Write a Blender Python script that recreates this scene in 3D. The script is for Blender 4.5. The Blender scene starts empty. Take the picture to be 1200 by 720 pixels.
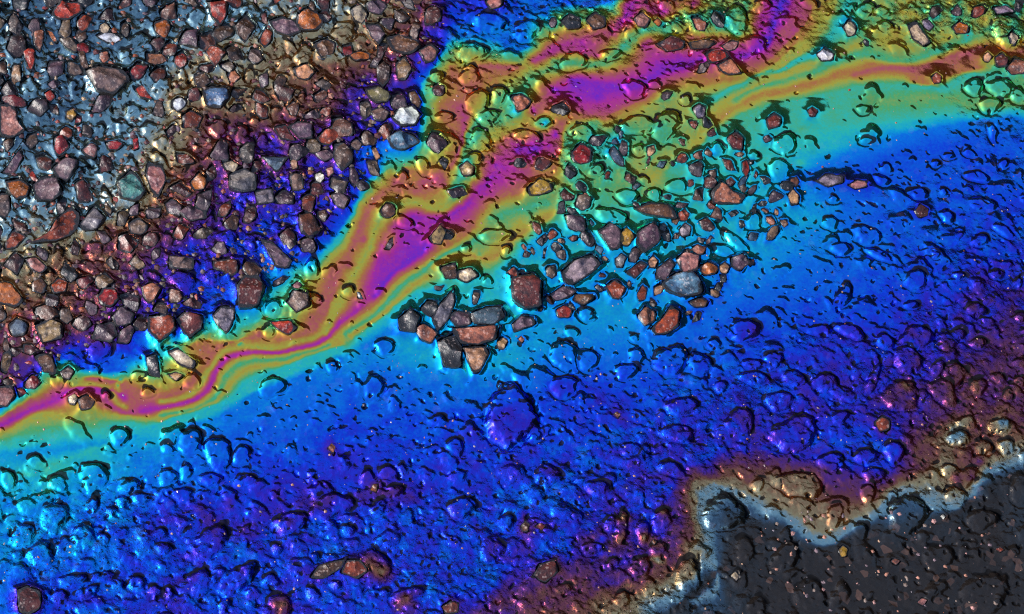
import bpy, math, random
import numpy as np
from mathutils import Vector, noise as mnoise

random.seed(11); rng = np.random.default_rng(5)
sc = bpy.context.scene
COL = sc.collection
MM = 0.001
PX = 0.0003                      # one photograph pixel is about 0.3 mm on the road

# ------------------------------------------------------------------ camera
TILT = math.radians(34); ROLL = math.radians(20); DIST = 1.0
away = Vector((math.sin(ROLL), math.cos(ROLL), 0))
cpos = -away * math.sin(TILT) * DIST + Vector((0, 0, math.cos(TILT) * DIST))
fwd = (-cpos).normalized()
r0 = fwd.cross(Vector((0, 0, 1))).normalized(); u0 = r0.cross(fwd).normalized()
cam_up = (u0 * math.cos(ROLL) - r0 * math.sin(ROLL)).normalized()
cam_right = fwd.cross(cam_up).normalized()
cd = bpy.data.cameras.new('camera'); cam = bpy.data.objects.new('camera', cd); COL.objects.link(cam)
cd.lens = 100; cd.sensor_width = 36; cd.clip_start = 0.01; cd.clip_end = 20000
from mathutils import Matrix
M = Matrix((cam_right, cam_up, -fwd)).transposed().to_4x4(); M.translation = cpos
cam.matrix_world = M
sc.camera = cam

# ------------------------------------------------------------------ sky and sun
SUN_AZ = math.radians(-98); SUN_EL = math.radians(28)
world = bpy.data.worlds.new('World'); sc.world = world; world.use_nodes = True
wn = world.node_tree; bg = wn.nodes['Background']
sky = wn.nodes.new('ShaderNodeTexSky'); sky.sky_type = 'NISHITA'; sky.sun_disc = False
sky.sun_elevation = SUN_EL; sky.sun_rotation = SUN_AZ
sky.air_density = 0.8; sky.dust_density = 0.6; sky.ozone_density = 0.6
wn.links.new(sky.outputs[0], bg.inputs[0]); bg.inputs[1].default_value = 0.15
sl = bpy.data.lights.new('sun', 'SUN'); sun = bpy.data.objects.new('sun', sl); COL.objects.link(sun)
sl.energy = 4.6; sl.angle = math.radians(0.5); sl.color = (1.0, 0.95, 0.87)
sd = Vector((math.cos(SUN_EL) * math.sin(SUN_AZ), math.cos(SUN_EL) * math.cos(SUN_AZ), math.sin(SUN_EL)))
sun.rotation_euler = sd.to_track_quat('Z', 'Y').to_euler(); sun.location = sd * 3
vs = sc.view_settings; vs.view_transform = 'Standard'; vs.look = 'None'; vs.gamma = 1; vs.exposure = 2.1
sc.render.film_transparent = False; sc.cycles.filter_width = 1.15; sc.cycles.sample_clamp_direct = 2.5; sc.cycles.sample_clamp_indirect = 2.5; sc.cycles.use_denoising = False
sc.cycles.max_bounces = 6; sc.cycles.glossy_bounces = 4; sc.cycles.diffuse_bounces = 2

# ------------------------------------------------------------------ from the photograph's pixels to places on the road
K = 36.0 / 100.0 / 1200.0
def at(px, py, z=0.0):
    d = fwd + cam_right * ((px - 600) * K) + cam_up * ((360 - py) * K)
    t = (z - cpos.z) / d.z
    return cpos + d * t
TILES = {'A': (0, 0, 3), 'B': (300, 0, 3), 'C': (600, 0, 3), 'D': (900, 0, 3),
         'E': (0, 240, 3), 'F': (300, 240, 3), 'G': (600, 240, 3), 'H': (900, 240, 3),
         'I': (0, 480, 3), 'J': (300, 480, 3), 'K': (600, 480, 3), 'L': (900, 480, 3),
         '1': (0, 360, 4), '2': (150, 320, 4), '3': (350, 200, 10 / 3), '4': (450, 50, 4),
         '5': (650, 0, 10 / 3), '6': (900, 0, 10 / 3), '7': (700, 500, 2.4), '8': (0, 0, 2), 'P': (0, 0, 1)}
def tp(tile, p):
    x, y, s = TILES[tile]
    return (x + p[0] / s, y + p[1] / s)

# ------------------------------------------------------------------ where the oil is thin and where it is thick
# each stroke: order of interference, traced line
S = []
def st(tile, t, *pts):
    S.append((t, [tp(tile, p) for p in pts]))
def dots(tile, *pts):
    for x, y, t in pts:
        S.append((t, [tp(tile, (x, y))]))
# the thin pool in the lower right corner and its rims
st('P', 0.05, (790, 718), (850, 660), (900, 630), (960, 655), (1050, 650), (1110, 610), (1195, 570))
st('P', 0.0, (880, 715), (950, 690), (1050, 690), (1195, 650)); st('P', 0.0, (1000, 718), (1195, 710))
st('7', .15, (370, 480), (380, 330), (440, 270), (520, 290), (600, 350), (700, 320), (790, 290), (830, 330), (940, 300), (1040, 250), (1120, 180), (1200, 130))
st('7', 1.05, (130, 505), (280, 480), (330, 450), (335, 400), (310, 320), (285, 250), (290, 190), (330, 175), (400, 180), (450, 220), (540, 260), (610, 325), (660, 320), (720, 280), (780, 250), (820, 190), (870, 180), (930, 210), (980, 240), (1040, 210), (1110, 140), (1200, 80))
st('7', 1.45, (60, 520), (200, 440), (262, 410), (278, 330), (265, 250), (265, 180), (310, 155), (400, 160), (470, 200), (560, 245), (620, 285), (700, 260), (770, 235), (815, 180), (870, 165), (940, 160), (960, 110), (985, 60), (1010, 0))
st('7', 1.85, (0, 470), (120, 440), (240, 350), (250, 250), (245, 170), (300, 140), (430, 130), (520, 125), (650, 190), (730, 210), (800, 175), (890, 130), (950, 40), (970, 0))
st('7', 2.25, (0, 440), (110, 420), (220, 300), (225, 170), (300, 115), (430, 100), (520, 95), (650, 135), (740, 160), (820, 150), (870, 80), (890, 0))
dots('7', (1050, 30, 1.95), (1100, 60, 1.95), (1030, 90, 1.9), (1130, 40, 1.8), (1080, 110, 2.1), (1020, 160, 2.15), (1060, 140, 2.2), (1150, 70, 1.7), (1190, 20, 1.9))
st('P', 2.45, (1195, 385), (1150, 420), (1100, 450), (1080, 480)); st('P', 2.2, (1195, 410), (1160, 445), (1130, 470)); dots('P', (1190, 460, 2.1))
st('P', 2.72, (715, 590), (780, 555), (840, 535), (900, 505), (960, 480), (1000, 450), (1060, 410), (1140, 375), (1195, 345))
st('P', 2.98, (50, 705), (200, 650), (350, 650), (450, 600), (560, 620), (620, 560), (700, 520), (800, 480), (900, 430), (1000, 390), (1100, 330), (1195, 280))
SPOTS = [(728, 605, 1.5, 9), (727, 635, 1.55, 10), (755, 628, 1.6, 9), (776, 600, 1.4, 9), (770, 655, 1.2, 8), (700, 625, 2.3, 12), (790, 640, 2.2, 12), (440, 667, 1.6, 17), (476, 705, 1.65, 14), (330, 712, 2.0, 12), (610, 655, 2.5, 20), (25, 705, 2.5, 14), (690, 640, 2.5, 16), (560, 545, 2.75, 14),
         (640, 555, 2.8, 18), (500, 640, 2.75, 20), (380, 590, 2.6, 12), (880, 560, 2.0, 10), (1040, 470, 2.1, 10), (1110, 470, 2.0, 10), (1125, 505, 1.2, 9), (1172, 497, 1.1, 9), (1060, 455, 1.8, 10), (620, 700, 2.0, 14), (1100, 520, 1.5, 9)]
st('P', 3.0, (100, 717), (250, 717), (400, 718), (520, 712), (590, 670), (660, 640), (690, 600)); st('7', 2.85, (180, 300), (195, 170), (260, 95), (400, 65), (520, 62), (650, 95), (740, 120), (800, 110), (840, 60), (850, 0))
st('P', 2.25, (560, 718), (620, 690), (680, 672), (720, 682)); st('P', 1.85, (640, 718), (700, 702), (738, 692))
dots('P', (20, 640, 3.6), (30, 600, 3.6), (100, 575, 3.45), (180, 545, 3.35), (60, 625, 3.4), (220, 520, 3.4), (300, 485, 3.35), (400, 425, 3.45), (470, 450, 3.2), (420, 480, 3.05), (560, 470, 3.12), (620, 440, 3.4), (700, 405, 3.4), (800, 400, 3.2), (850, 345, 3.45), (930, 300, 3.4), (1000, 262, 3.3), (360, 520, 3.1), (250, 570, 3.0), (100, 660, 3.1), (540, 450, 3.4), (130, 690, 3.1), (700, 470, 2.85), (760, 440, 3.1), (930, 350, 3.1), (1030, 370, 3.2), (1150, 310, 2.85), (880, 385, 2.75), (1100, 250, 3.2))
st('P', 2.72, (200, 605), (330, 592), (480, 580)); dots('P', (550, 530, 2.7), (650, 460, 2.85), (600, 490, 2.75), (280, 620, 2.7), (640, 620, 2.85), (540, 590, 3.05))
# the wide turquoise margin
st('P', 4.0, (20, 558), (120, 522), (230, 482), (290, 462), (330, 442), (400, 412)); st('P', 3.8, (455, 398), (500, 420), (560, 436), (610, 400), (640, 345), (720, 338), (770, 380))
dots('P', (825, 330, 3.7), (870, 300, 3.9), (900, 262, 4.0), (955, 255, 3.8), (560, 300, 4.15), (620, 300, 4.1), (660, 258, 4.3), (720, 242, 4.25), (800, 190, 4.2), (700, 300, 3.9), (760, 260, 4.0), (850, 240, 4.1), (480, 360, 3.95), (680, 380, 3.7), (890, 200, 4.2))
# the narrow part of the rainbow, low on the left
st('1', 5.5, (0, 530), (80, 490), (150, 440)); st('1', 5.95, (0, 565), (100, 510), (200, 460), (330, 400), (420, 385), (520, 385), (590, 430))
st('1', 5.4, (400, 335), (500, 338), (600, 385), (632, 460)); st('1', 4.85, (340, 372), (450, 362), (560, 400))
st('1', 4.8, (520, 400), (550, 450), (590, 470)); st('1', 5.6, (470, 420), (510, 450), (570, 490), (650, 490)); st('1', 5.3, (580, 360), (660, 400), (720, 420))
st('1', 4.5, (0, 515), (100, 440), (200, 330), (300, 270), (360, 305), (480, 325), (570, 335)); st('1', 4.0, (0, 502), (90, 418), (180, 322), (290, 255), (400, 305), (560, 322))
st('1', 3.15, (0, 482), (80, 392), (170, 312), (270, 236), (380, 280), (480, 298), (580, 300)); st('1', 2.7, (60, 380), (160, 300), (270, 210))
st('1', 4.75, (0, 612), (80, 562), (190, 502), (280, 520)); st('1', 4.75, (460, 500), (580, 512), (690, 530)); st('1', 4.1, (0, 650), (100, 620), (300, 600), (440, 580), (560, 550), (660, 560)); st('1', 3.65, (0, 700), (150, 680), (350, 660), (500, 640), (640, 610))
st('2', 5.9, (60, 650), (150, 635), (260, 610), (340, 580), (390, 530), (420, 450), (470, 400), (560, 370), (680, 370), (800, 360), (920, 310), (1000, 230))
st('2', 4.8, (150, 605), (280, 580), (345, 530), (390, 440), (450, 375), (560, 345), (680, 350), (830, 320), (920, 270), (960, 150), (1000, 90))
st('2', 5.35, (60, 590), (150, 580), (260, 550), (330, 480), (380, 400), (440, 340), (520, 315), (620, 280)); st('2', 5.35, (700, 312), (840, 280), (900, 200), (930, 80), (960, 0))
st('2', 4.85, (160, 655), (300, 620), (400, 560), (440, 470), (500, 415), (580, 390), (700, 385), (830, 370), (930, 325), (1000, 290))
st('2', 4.35, (155, 668), (300, 640), (415, 575), (455, 490), (520, 432), (590, 408), (700, 403), (835, 378), (940, 337))
st('2', 4.85, (150, 690), (260, 665), (340, 630), (420, 595), (485, 510), (545, 455), (620, 432), (720, 422), (840, 390), (940, 352), (1000, 325))
st('2', 4.0, (170, 715), (300, 690), (400, 650), (500, 575), (560, 515), (640, 475), (760, 435), (900, 375), (1000, 348)); st('2', 3.45, (300, 718), (430, 682), (540, 610), (640, 560), (800, 500), (900, 455), (1000, 405))
st('2', 4.55, (180, 330), (240, 340), (330, 322), (400, 300), (500, 310), (600, 250), (650, 215)); st('2', 5.1, (300, 350), (400, 325), (500, 330), (600, 270)); st('2', 4.0, (100, 340), (160, 352), (340, 290), (390, 255), (520, 245), (640, 200), (690, 150)); st('2', 3.1, (60, 240), (200, 190), (370, 170), (380, 120), (330, 60))
dots('2', (220, 440, 4.9), (260, 480, 5.0), (60, 470, 4.4), (170, 540, 4.9), (640, 290, 5.3), (760, 240, 4.6), (720, 120, 4.3))
# the wide part
st('3', 4.75, (0, 450), (70, 420), (130, 330), (190, 250), (240, 140), (290, 60), (340, 0)); st('3', 4.0, (50, 395), (118, 310), (178, 235), (228, 130), (278, 45), (320, 0)); st('3', 3.1, (20, 340), (100, 290), (160, 220), (210, 130), (260, 40), (290, 0))
st('3', 5.35, (20, 600), (100, 560), (150, 420), (190, 330), (240, 220), (290, 130), (360, 60), (420, 0)); dots('3', (460, 80, 5.5), (560, 60, 5.55), (480, 40, 5.5), (250, 270, 5.6), (200, 370, 5.5))
st('3', 4.75, (105, 640), (140, 560), (180, 470), (220, 400), (260, 330), (290, 250), (310, 190), (360, 160), (440, 130), (540, 150), (600, 130), (650, 60), (700, 20))
st('3', 5.9, (110, 652), (170, 592), (240, 532), (285, 480), (300, 400), (330, 300)); st('3', 6.2, (300, 500), (370, 400), (450, 340), (520, 290)); st('3', 6.0, (330, 420), (400, 340), (440, 250), (430, 190), (540, 190), (640, 145), (700, 80), (760, 30)); dots('3', (480, 230, 5.9), (380, 220, 5.8), (560, 200, 6.2))
st('3', 5.3, (130, 642), (230, 562), (300, 522), (370, 432), (460, 370), (540, 320), (620, 270), (680, 210)); st('3', 4.85, (150, 640), (250, 572), (320, 522), (390, 435), (480, 373), (560, 328), (640, 272), (690, 232))
st('3', 4.3, (180, 640), (280, 577), (350, 512), (420, 435), (490, 387), (540, 348), (650, 290), (720, 250)); st('3', 4.9, (200, 645), (300, 582), (380, 522), (440, 455), (500, 412)); st('3', 5.0, (520, 380), (620, 330), (740, 340), (800, 300), (880, 240), (960, 190), (1000, 165))
st('3', 4.35, (740, 185), (800, 170), (900, 140), (980, 130)); st('3', 4.0, (220, 660), (330, 582), (420, 512), (470, 475), (560, 480), (700, 480), (780, 400), (860, 325), (960, 245), (1000, 215)); st('3', 3.45, (250, 690), (340, 640), (400, 620))
st('4', 4.5, (60, 600), (150, 545), (192, 450), (205, 330), (205, 200), (260, 105), (330, 35), (520, 62), (640, 72), (720, 20)); st('4', 4.0, (130, 540), (175, 450), (186, 330), (190, 200), (248, 92), (305, 20)); st('4', 3.1, (120, 500), (165, 360), (168, 220), (225, 100), (285, 0)); st('4', 3.3, (560, 0), (620, 30), (680, 10))
st('4', 5.25, (320, 120), (290, 250), (270, 350), (320, 400), (330, 520), (200, 620), (100, 660)); st('4', 5.55, (365, 300), (372, 400), (330, 560), (250, 640)); st('4', 5.4, (440, 110), (560, 110), (620, 110)); st('4', 5.65, (700, 85), (850, 30), (1000, 60)); dots('4', (420, 190, 5.3), (420, 270, 5.2))
st('4', 4.4, (330, 690), (380, 560), (390, 450), (450, 350), (560, 300), (640, 220), (720, 155), (850, 105), (1000, 110)); dots('4', (440, 470, 4.35), (540, 370, 4.3), (480, 400, 4.5), (620, 330, 4.0), (760, 380, 4.0))
dots('4', (480, 700, 5.9), (560, 640, 5.9), (620, 500, 6.1), (760, 480, 6.0), (800, 430, 6.1), (700, 320, 5.9), (800, 220, 6.2), (900, 200, 6.2), (1000, 260, 6.2), (620, 590, 6.0), (700, 500, 6.1), (520, 560, 5.9))
st('4', 5.3, (600, 700), (700, 660), (800, 560), (850, 380), (980, 340)); st('4', 4.5, (860, 640), (830, 500), (880, 405), (1000, 375))
st('5', 3.15, (0, 5), (150, 22), (215, 0)); st('5', 4.5, (0, 62), (120, 52), (215, 58), (238, 20), (250, 0)); st('5', 5.7, (0, 185), (100, 160), (220, 130), (265, 60), (290, 0)); dots('5', (300, 70, 6.1), (420, 40, 5.9), (540, 20, 5.8), (350, 110, 5.7))
st('5', 4.45, (0, 240), (60, 250), (200, 240), (270, 190), (340, 130), (430, 110), (520, 80), (620, 60), (720, 130), (755, 60), (740, 0)); dots('5', (600, 100, 4.4), (680, 80, 4.5), (640, 20, 4.6))
st('5', 6.12, (60, 310), (200, 335), (320, 340), (420, 280), (530, 250), (640, 220), (720, 225), (800, 190), (850, 130), (890, 60), (910, 0)); st('5', 5.75, (345, 180), (450, 205), (600, 180), (740, 180), (820, 100), (820, 0)); st('5', 5.75, (0, 415), (150, 420), (250, 400), (330, 372)); st('5', 5.5, (0, 440), (200, 440), (345, 385), (450, 310), (560, 290), (720, 255), (840, 212), (940, 130), (1000, 40))
st('5', 5.15, (200, 460), (345, 402), (470, 332), (600, 320), (720, 300), (840, 250), (930, 180), (1000, 80)); st('5', 4.75, (350, 422), (480, 370), (620, 350), (720, 322), (840, 280), (960, 212), (1000, 175)); st('5', 4.1, (600, 400), (680, 350), (780, 302), (900, 260), (1000, 212)); st('5', 4.75, (610, 425), (720, 365), (840, 315), (1000, 265)); st('5', 4.4, (700, 395), (770, 350), (860, 322), (1000, 290)); st('5', 5.05, (560, 560), (650, 472), (720, 412), (830, 360), (1000, 345))
st('5', 4.85, (300, 700), (380, 690), (500, 600), (600, 522), (680, 455), (760, 415)); st('5', 4.3, (440, 675), (560, 585), (660, 505), (760, 440), (900, 412), (1000, 402)); dots('5', (300, 520, 4.3), (400, 500, 4.25), (440, 560, 4.3), (250, 560, 4.3), (340, 600, 4.75), (400, 640, 4.85), (600, 600, 4.1), (800, 560, 4.2), (960, 500, 4.3), (960, 640, 4.2), (120, 520, 4.5), (200, 600, 4.2))
st('6', 6.3, (0, 180), (40, 60), (60, 0)); st('6', 5.6, (10, 210), (70, 110), (120, 0)); st('6', 5.05, (0, 240), (70, 190), (150, 100), (200, 0)); st('6', 4.75, (0, 260), (100, 195), (200, 125), (270, 0)); st('6', 4.05, (0, 280), (120, 240), (200, 190), (240, 130), (300, 60), (330, 0)); st('6', 4.8, (0, 302), (200, 240), (300, 200), (420, 160), (560, 190), (700, 150), (800, 90), (860, 50))
st('6', 4.35, (0, 332), (150, 290), (280, 232), (380, 217), (520, 237), (640, 210), (760, 160), (860, 120)); st('6', 5.15, (0, 372), (130, 340), (280, 292), (420, 250)); st('6', 5.4, (330, 292), (450, 265), (600, 262), (740, 215), (850, 192), (950, 215), (1000, 205)); st('6', 5.2, (560, 310), (640, 328), (720, 290), (830, 260))
st('6', 4.2, (0, 417), (130, 392), (280, 362), (400, 337), (560, 337), (680, 348), (780, 295), (900, 292)); st('6', 4.5, (400, 390), (560, 390), (700, 380), (820, 420), (1000, 400)); st('6', 4.2, (100, 480), (300, 470), (440, 460), (600, 450), (760, 430)); st('6', 3.9, (100, 622), (250, 572), (400, 510), (540, 490), (700, 460), (840, 450), (1000, 440)); st('6', 3.4, (120, 692), (280, 622), (420, 572), (560, 522), (720, 492), (860, 472), (1000, 472)); st('6', 3.12, (300, 685), (500, 605), (700, 565), (1000, 545))
dots('6', (400, 60, 4.5), (500, 40, 4.65), (700, 60, 4.8), (620, 100, 4.85), (940, 130, 4.5), (900, 40, 4.6), (560, 140, 4.9), (1000, 300, 4.3), (780, 40, 4.7))
# the rough stones in the upper left
dots('8', (50, 40, .85), (200, 60, .8), (150, 200, .85), (50, 250, .92), (250, 250, .95), (300, 80, .92), (150, 300, .85), (30, 350, .95), (420, 130, .95), (600, 60, 1.0), (380, 200, .95), (250, 320, .95), (150, 420, 1.0), (300, 380, 1.05), (200, 500, 1.1), (60, 480, 1.0), (700, 20, 1.1), (380, 20, .8), (500, 20, .85), (20, 540, 1.1), (360, 300, 1.05), (800, 20, 1.2))
st('8', 1.42, (170, 585), (200, 558), (280, 480), (350, 400), (385, 330), (400, 220), (420, 160), (500, 120), (600, 100), (700, 85), (900, 10)); dots('8', (20, 600, 1.5), (80, 640, 1.55), (700, 140, 1.45), (640, 200, 1.5), (560, 200, 1.55), (820, 130, 1.55), (480, 160, 1.5))
st('8', 1.9, (150, 620), (250, 545), (380, 480), (430, 400), (480, 300), (560, 270), (700, 230), (800, 190), (900, 105), (1000, 40)); dots('8', (100, 700, 1.85), (250, 640, 2.0), (340, 580, 2.1), (0, 690, 1.75), (60, 800, 1.95), (150, 850, 2.1), (20, 900, 1.9), (200, 760, 2.15))
st('8', 2.4, (280, 700), (400, 570), (450, 480), (560, 350), (700, 300), (820, 230), (950, 130), (1010, 60)); st('8', 2.78, (480, 600), (540, 520), (640, 440), (760, 400), (860, 290), (960, 195), (1020, 105)); dots('8', (640, 560, 2.8), (700, 500, 2.75), (400, 680, 2.8), (480, 690, 2.9), (520, 720, 3.0), (600, 680, 2.95), (760, 540, 2.95), (850, 400, 3.1), (950, 330, 3.3), (1060, 40, 3.1), (1120, 70, 3.05), (1200, 40, 3.15), (1280, 30, 3.1), (340, 820, 2.75), (420, 780, 2.9), (280, 900, 2.75), (260, 800, 2.5), (880, 420, 3.25), (560, 800, 3.2))

# ------------------------------------------------------------------ the road patch as a grid in metres
corners = [at(x, y) for x, y in ((-110, -90), (1310, -90), (1310, 810), (-110, 810))]
X0 = min(c.x for c in corners); X1 = max(c.x for c in corners); Y0 = min(c.y for c in corners); Y1 = max(c.y for c in corners)
G = 0.00038
NX = int((X1 - X0) / G) + 1; NY = int((Y1 - Y0) / G) + 1
def gi(p):                                   # metres to (fractional) grid cells
    return (p[0] - X0) / G, (p[1] - Y0) / G

def solve(strokes, nx, ny, f, levels=5, wide=False):
    """smooth sheet through traced strokes; f turns a pixel into cells of the finest grid"""
    C = np.zeros((ny, nx)); W = np.zeros((ny, nx))
    for t, pts in strokes:
        q = [f(p) for p in pts]
        if len(q) == 1:
            x, y = q[0]; segs = [(x - 2, y), (x + 2, y), (x, y - 2), (x, y + 2), (x, y)]
        else:
            segs = []
            # rounded through the traced points
            P = np.array([q[0]] + q + [q[-1]], float)
            for i in range(1, len(P) - 2):
                n = max(2, int(np.hypot(*(P[i + 1] - P[i])) * 1.5))
                for u in np.linspace(0, 1, n):
                    a, b, c, d = P[i - 1], P[i], P[i + 1], P[i + 2]
                    segs.append(tuple(.5 * ((2 * b) + (c - a) * u + (2 * a - 5 * b + 4 * c - d) * u * u + (3 * b - a - 3 * c + d) * u ** 3)))
        for x, y in segs:
            i, j = int(round(y)), int(round(x))
            if 0 <= i < ny and 0 <= j < nx:
                C[i, j] += t; W[i, j] += 1
                if wide and len(q) > 1:
                    for k, l in ((i - 1, j), (i + 1, j), (i, j - 1), (i, j + 1)):
                        if 0 <= k < ny and 0 <= l < nx: C[k, l] += t * .12; W[k, l] += .12
    pyr = [(C, W)]
    for _ in range(levels - 1):
        c, w = pyr[-1]; h, k = (c.shape[0] + 1) // 2, (c.shape[1] + 1) // 2
        cc = np.zeros((h * 2, k * 2)); ww = cc.copy(); cc[:c.shape[0], :c.shape[1]] = c; ww[:c.shape[0], :c.shape[1]] = w
        pyr.append((cc.reshape(h, 2, k, 2).sum((1, 3)), ww.reshape(h, 2, k, 2).sum((1, 3))))
    z = None
    for lv in range(levels - 1, -1, -1):
        c, w = pyr[lv]; m = w > 0; v = np.where(m, c / np.maximum(w, 1e-9), 0)
        if z is None:
            z = np.full(c.shape, v[m].mean()); it = 1500
        else:
            z = np.repeat(np.repeat(z, 2, 0), 2, 1)[:c.shape[0], :c.shape[1]]; it = 250 if lv > 1 else (80 if lv else 30)
        z = np.where(m, v, z)
        for _ in range(it):
            p = np.pad(z, 1, mode='edge')
            z = np.where(m, v, .25 * (p[:-2, 1:-1] + p[2:, 1:-1] + p[1:-1, :-2] + p[1:-1, 2:]))
    return z
def blur(a, s):
    r = max(1, int(s * 3)); k = np.exp(-.5 * (np.arange(-r, r + 1) / s) ** 2); k /= k.sum()
    p = np.pad(a, ((r, r), (0, 0)), mode='edge'); a = sum(k[i] * p[i:i + a.shape[0]] for i in range(2 * r + 1))
    p = np.pad(a, ((0, 0), (r, r)), mode='edge'); return sum(k[i] * p[:, i:i + a.shape[1]] for i in range(2 * r + 1))
def vnoise(ny, nx, cell, seed):
    g = np.random.default_rng(seed).random((int(ny / cell) + 3, int(nx / cell) + 3))
    y = np.arange(ny) / cell; x = np.arange(nx) / cell; i = y.astype(int); j = x.astype(int)
    fy = (y - i)[:, None]; fx = (x - j)[None]; fy = fy * fy * (3 - 2 * fy); fx = fx * fx * (3 - 2 * fx)
    a = g[i][:, j]; b = g[i][:, j + 1]; c = g[i + 1][:, j]; d = g[i + 1][:, j + 1]
    return (a * (1 - fx) + b * fx) * (1 - fy) + (c * (1 - fx) + d * fx) * fy - .5

film = blur(solve(S, NX, NY, lambda p: gi(at(*p)), wide=True), .7)
_y, _x = np.mgrid[0:NY, 0:NX]
for sx, sy, t_, r_ in SPOTS:
    cx, cy = gi(at(sx, sy)); w_ = np.exp(-(((_x - cx) ** 2 + (_y - cy) ** 2) * (G / (r_ * PX)) ** 2) ** 1.5) if False else np.exp(-(((_x[0:1] - cx) ** 2 + (_y[:, 0:1] - cy) ** 2) * (G / (r_ * PX)) ** 2))
    film = film * (1 - w_ * .85) + t_ * w_ * .85

# how lumpy the tar is under the oil (0 smooth, 1 lumpy)
R = []
def ro(v, *pts): R.append((v, list(pts)))
ro(0.02, (20, 505), (60, 480), (120, 470), (190, 478), (250, 450), (310, 425), (370, 405), (400, 370), (430, 340), (470, 320))
ro(0.05, (390, 330), (420, 280), (440, 250)); ro(0.1, (480, 180), (500, 120), (520, 90)); ro(.1, (620, 110), (680, 105), (760, 75))
ro(0.02, (640, 300), (700, 250), (780, 190), (850, 130), (950, 90), (1050, 80), (1170, 60)); ro(.03, (930, 150), (1000, 130), (1080, 110)); ro(.05, (950, 210), (1030, 170), (1100, 155))
ro(0.3, (960, 250), (1050, 220), (1190, 200)); ro(.05, (860, 330), (900, 300)); ro(0.15, (640, 400), (720, 410), (820, 370)); ro(.2, (350, 440), (420, 410), (560, 445))
ro(1.0, (40, 40), (200, 100), (100, 250), (300, 250), (60, 400)); ro(1., (350, 90), (420, 140), (250, 330), (500, 30)); ro(.6, (230, 335), (245, 370))
ro(.9, (40, 620), (150, 600), (300, 650), (450, 640), (600, 600), (700, 560), (800, 500), (900, 440)); ro(.9, (1000, 430), (1100, 400), (1190, 330)); ro(.5, (900, 650), (1190, 690), (1100, 680), (960, 700)); ro(.35, (1000, 640), (960, 620)); ro(.5, (450, 460), (560, 480), (350, 520), (230, 530))
ro(1., (700, 630), (750, 660), (620, 700)); ro(.9, (1120, 510), (1170, 500)); ro(.6, (560, 160), (640, 180), (720, 170)); ro(.9, (1060, 20), (1190, 40)); ro(.3, (1040, 350), (1030, 380)); ro(.2, (80, 545), (160, 500)); ro(.8, (680, 20), (780, 30), (860, 20))
rough = np.clip(solve(R, NX, NY, lambda p: gi(at(*p))), 0, 1)

H = np.zeros((NY, NX))                       # height of the oil surface in metres
def stamp(c, a, b, ang, h, p=3.0, mode='max', jag=.14, ring=1.35, tar_shade=0):
    """an uneven lump (a, b half axes in metres) at c"""
    cx, cy = gi(c); r = int(max(a, b) * ring / G) + 2; x0, x1, y0, y1 = int(cx) - r, int(cx) + r + 1, int(cy) - r, int(cy) + r + 1
    if x0 < 0 or y0 < 0 or x1 >= NX or y1 >= NY: return
    yy, xx = np.mgrid[y0:y1, x0:x1]; dx = (xx - cx) * G; dy = (yy - cy) * G
    u = dx * math.cos(ang) + dy * math.sin(ang); v = -dx * math.sin(ang) + dy * math.cos(ang)
    th = np.arctan2(v, u); k1, k2, k3 = rng.random(3) * 6.28
    d = np.sqrt((u / a) ** 2 + (v / b) ** 2) / (1 + jag * np.sin(2 * th + k1) + jag * .8 * np.sin(3 * th + k2) + jag * .5 * np.sin(5 * th + k3))
    if mode == 'max':
        z = h * np.clip(1 - d ** p, 0, 1) * (1 + .5 * (dx * away.x + dy * away.y) / max(a, b))
        H[y0:y1, x0:x1] = np.maximum(H[y0:y1, x0:x1], z)
    elif mode == 'pit':
        H[y0:y1, x0:x1] -= h * np.clip(1 - d ** 2, 0, 1)
        if tar_shade: TAR_SHADE[y0:y1, x0:x1] = np.maximum(TAR_SHADE[y0:y1, x0:x1], tar_shade * np.clip(1.5 - 1.1 * d, 0, 1))
    else:                                    # meniscus climbing to a stone's foot
        z = h * np.where(d > 1, np.exp(-np.clip(d - 1, 0, 9) * 6.0), np.clip(1 - (1 - d) * 5, -.4, 1))
        H[y0:y1, x0:x1] = np.maximum(H[y0:y1, x0:x1], z * (d < ring))

# ------------------------------------------------------------------ materials
def new_mat(name):
    m = bpy.data.materials.new(name); m.use_nodes = True; nt = m.node_tree; nt.nodes.clear()
    o = nt.nodes.new('ShaderNodeOutputMaterial'); return m, nt, o
def N(nt, typ, **kw):
    n = nt.nodes.new(typ)
    for k, v in kw.items():
        if k.startswith('i_'):
            n.inputs[k[2:].replace('_', ' ')].default_value = v
        else: setattr(n, k, v)
    return n
def lin(c): return tuple(((v / 255) / 12.92 if v / 255 <= .04045 else ((v / 255 + .055) / 1.055) ** 2.4) for v in c)

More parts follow.
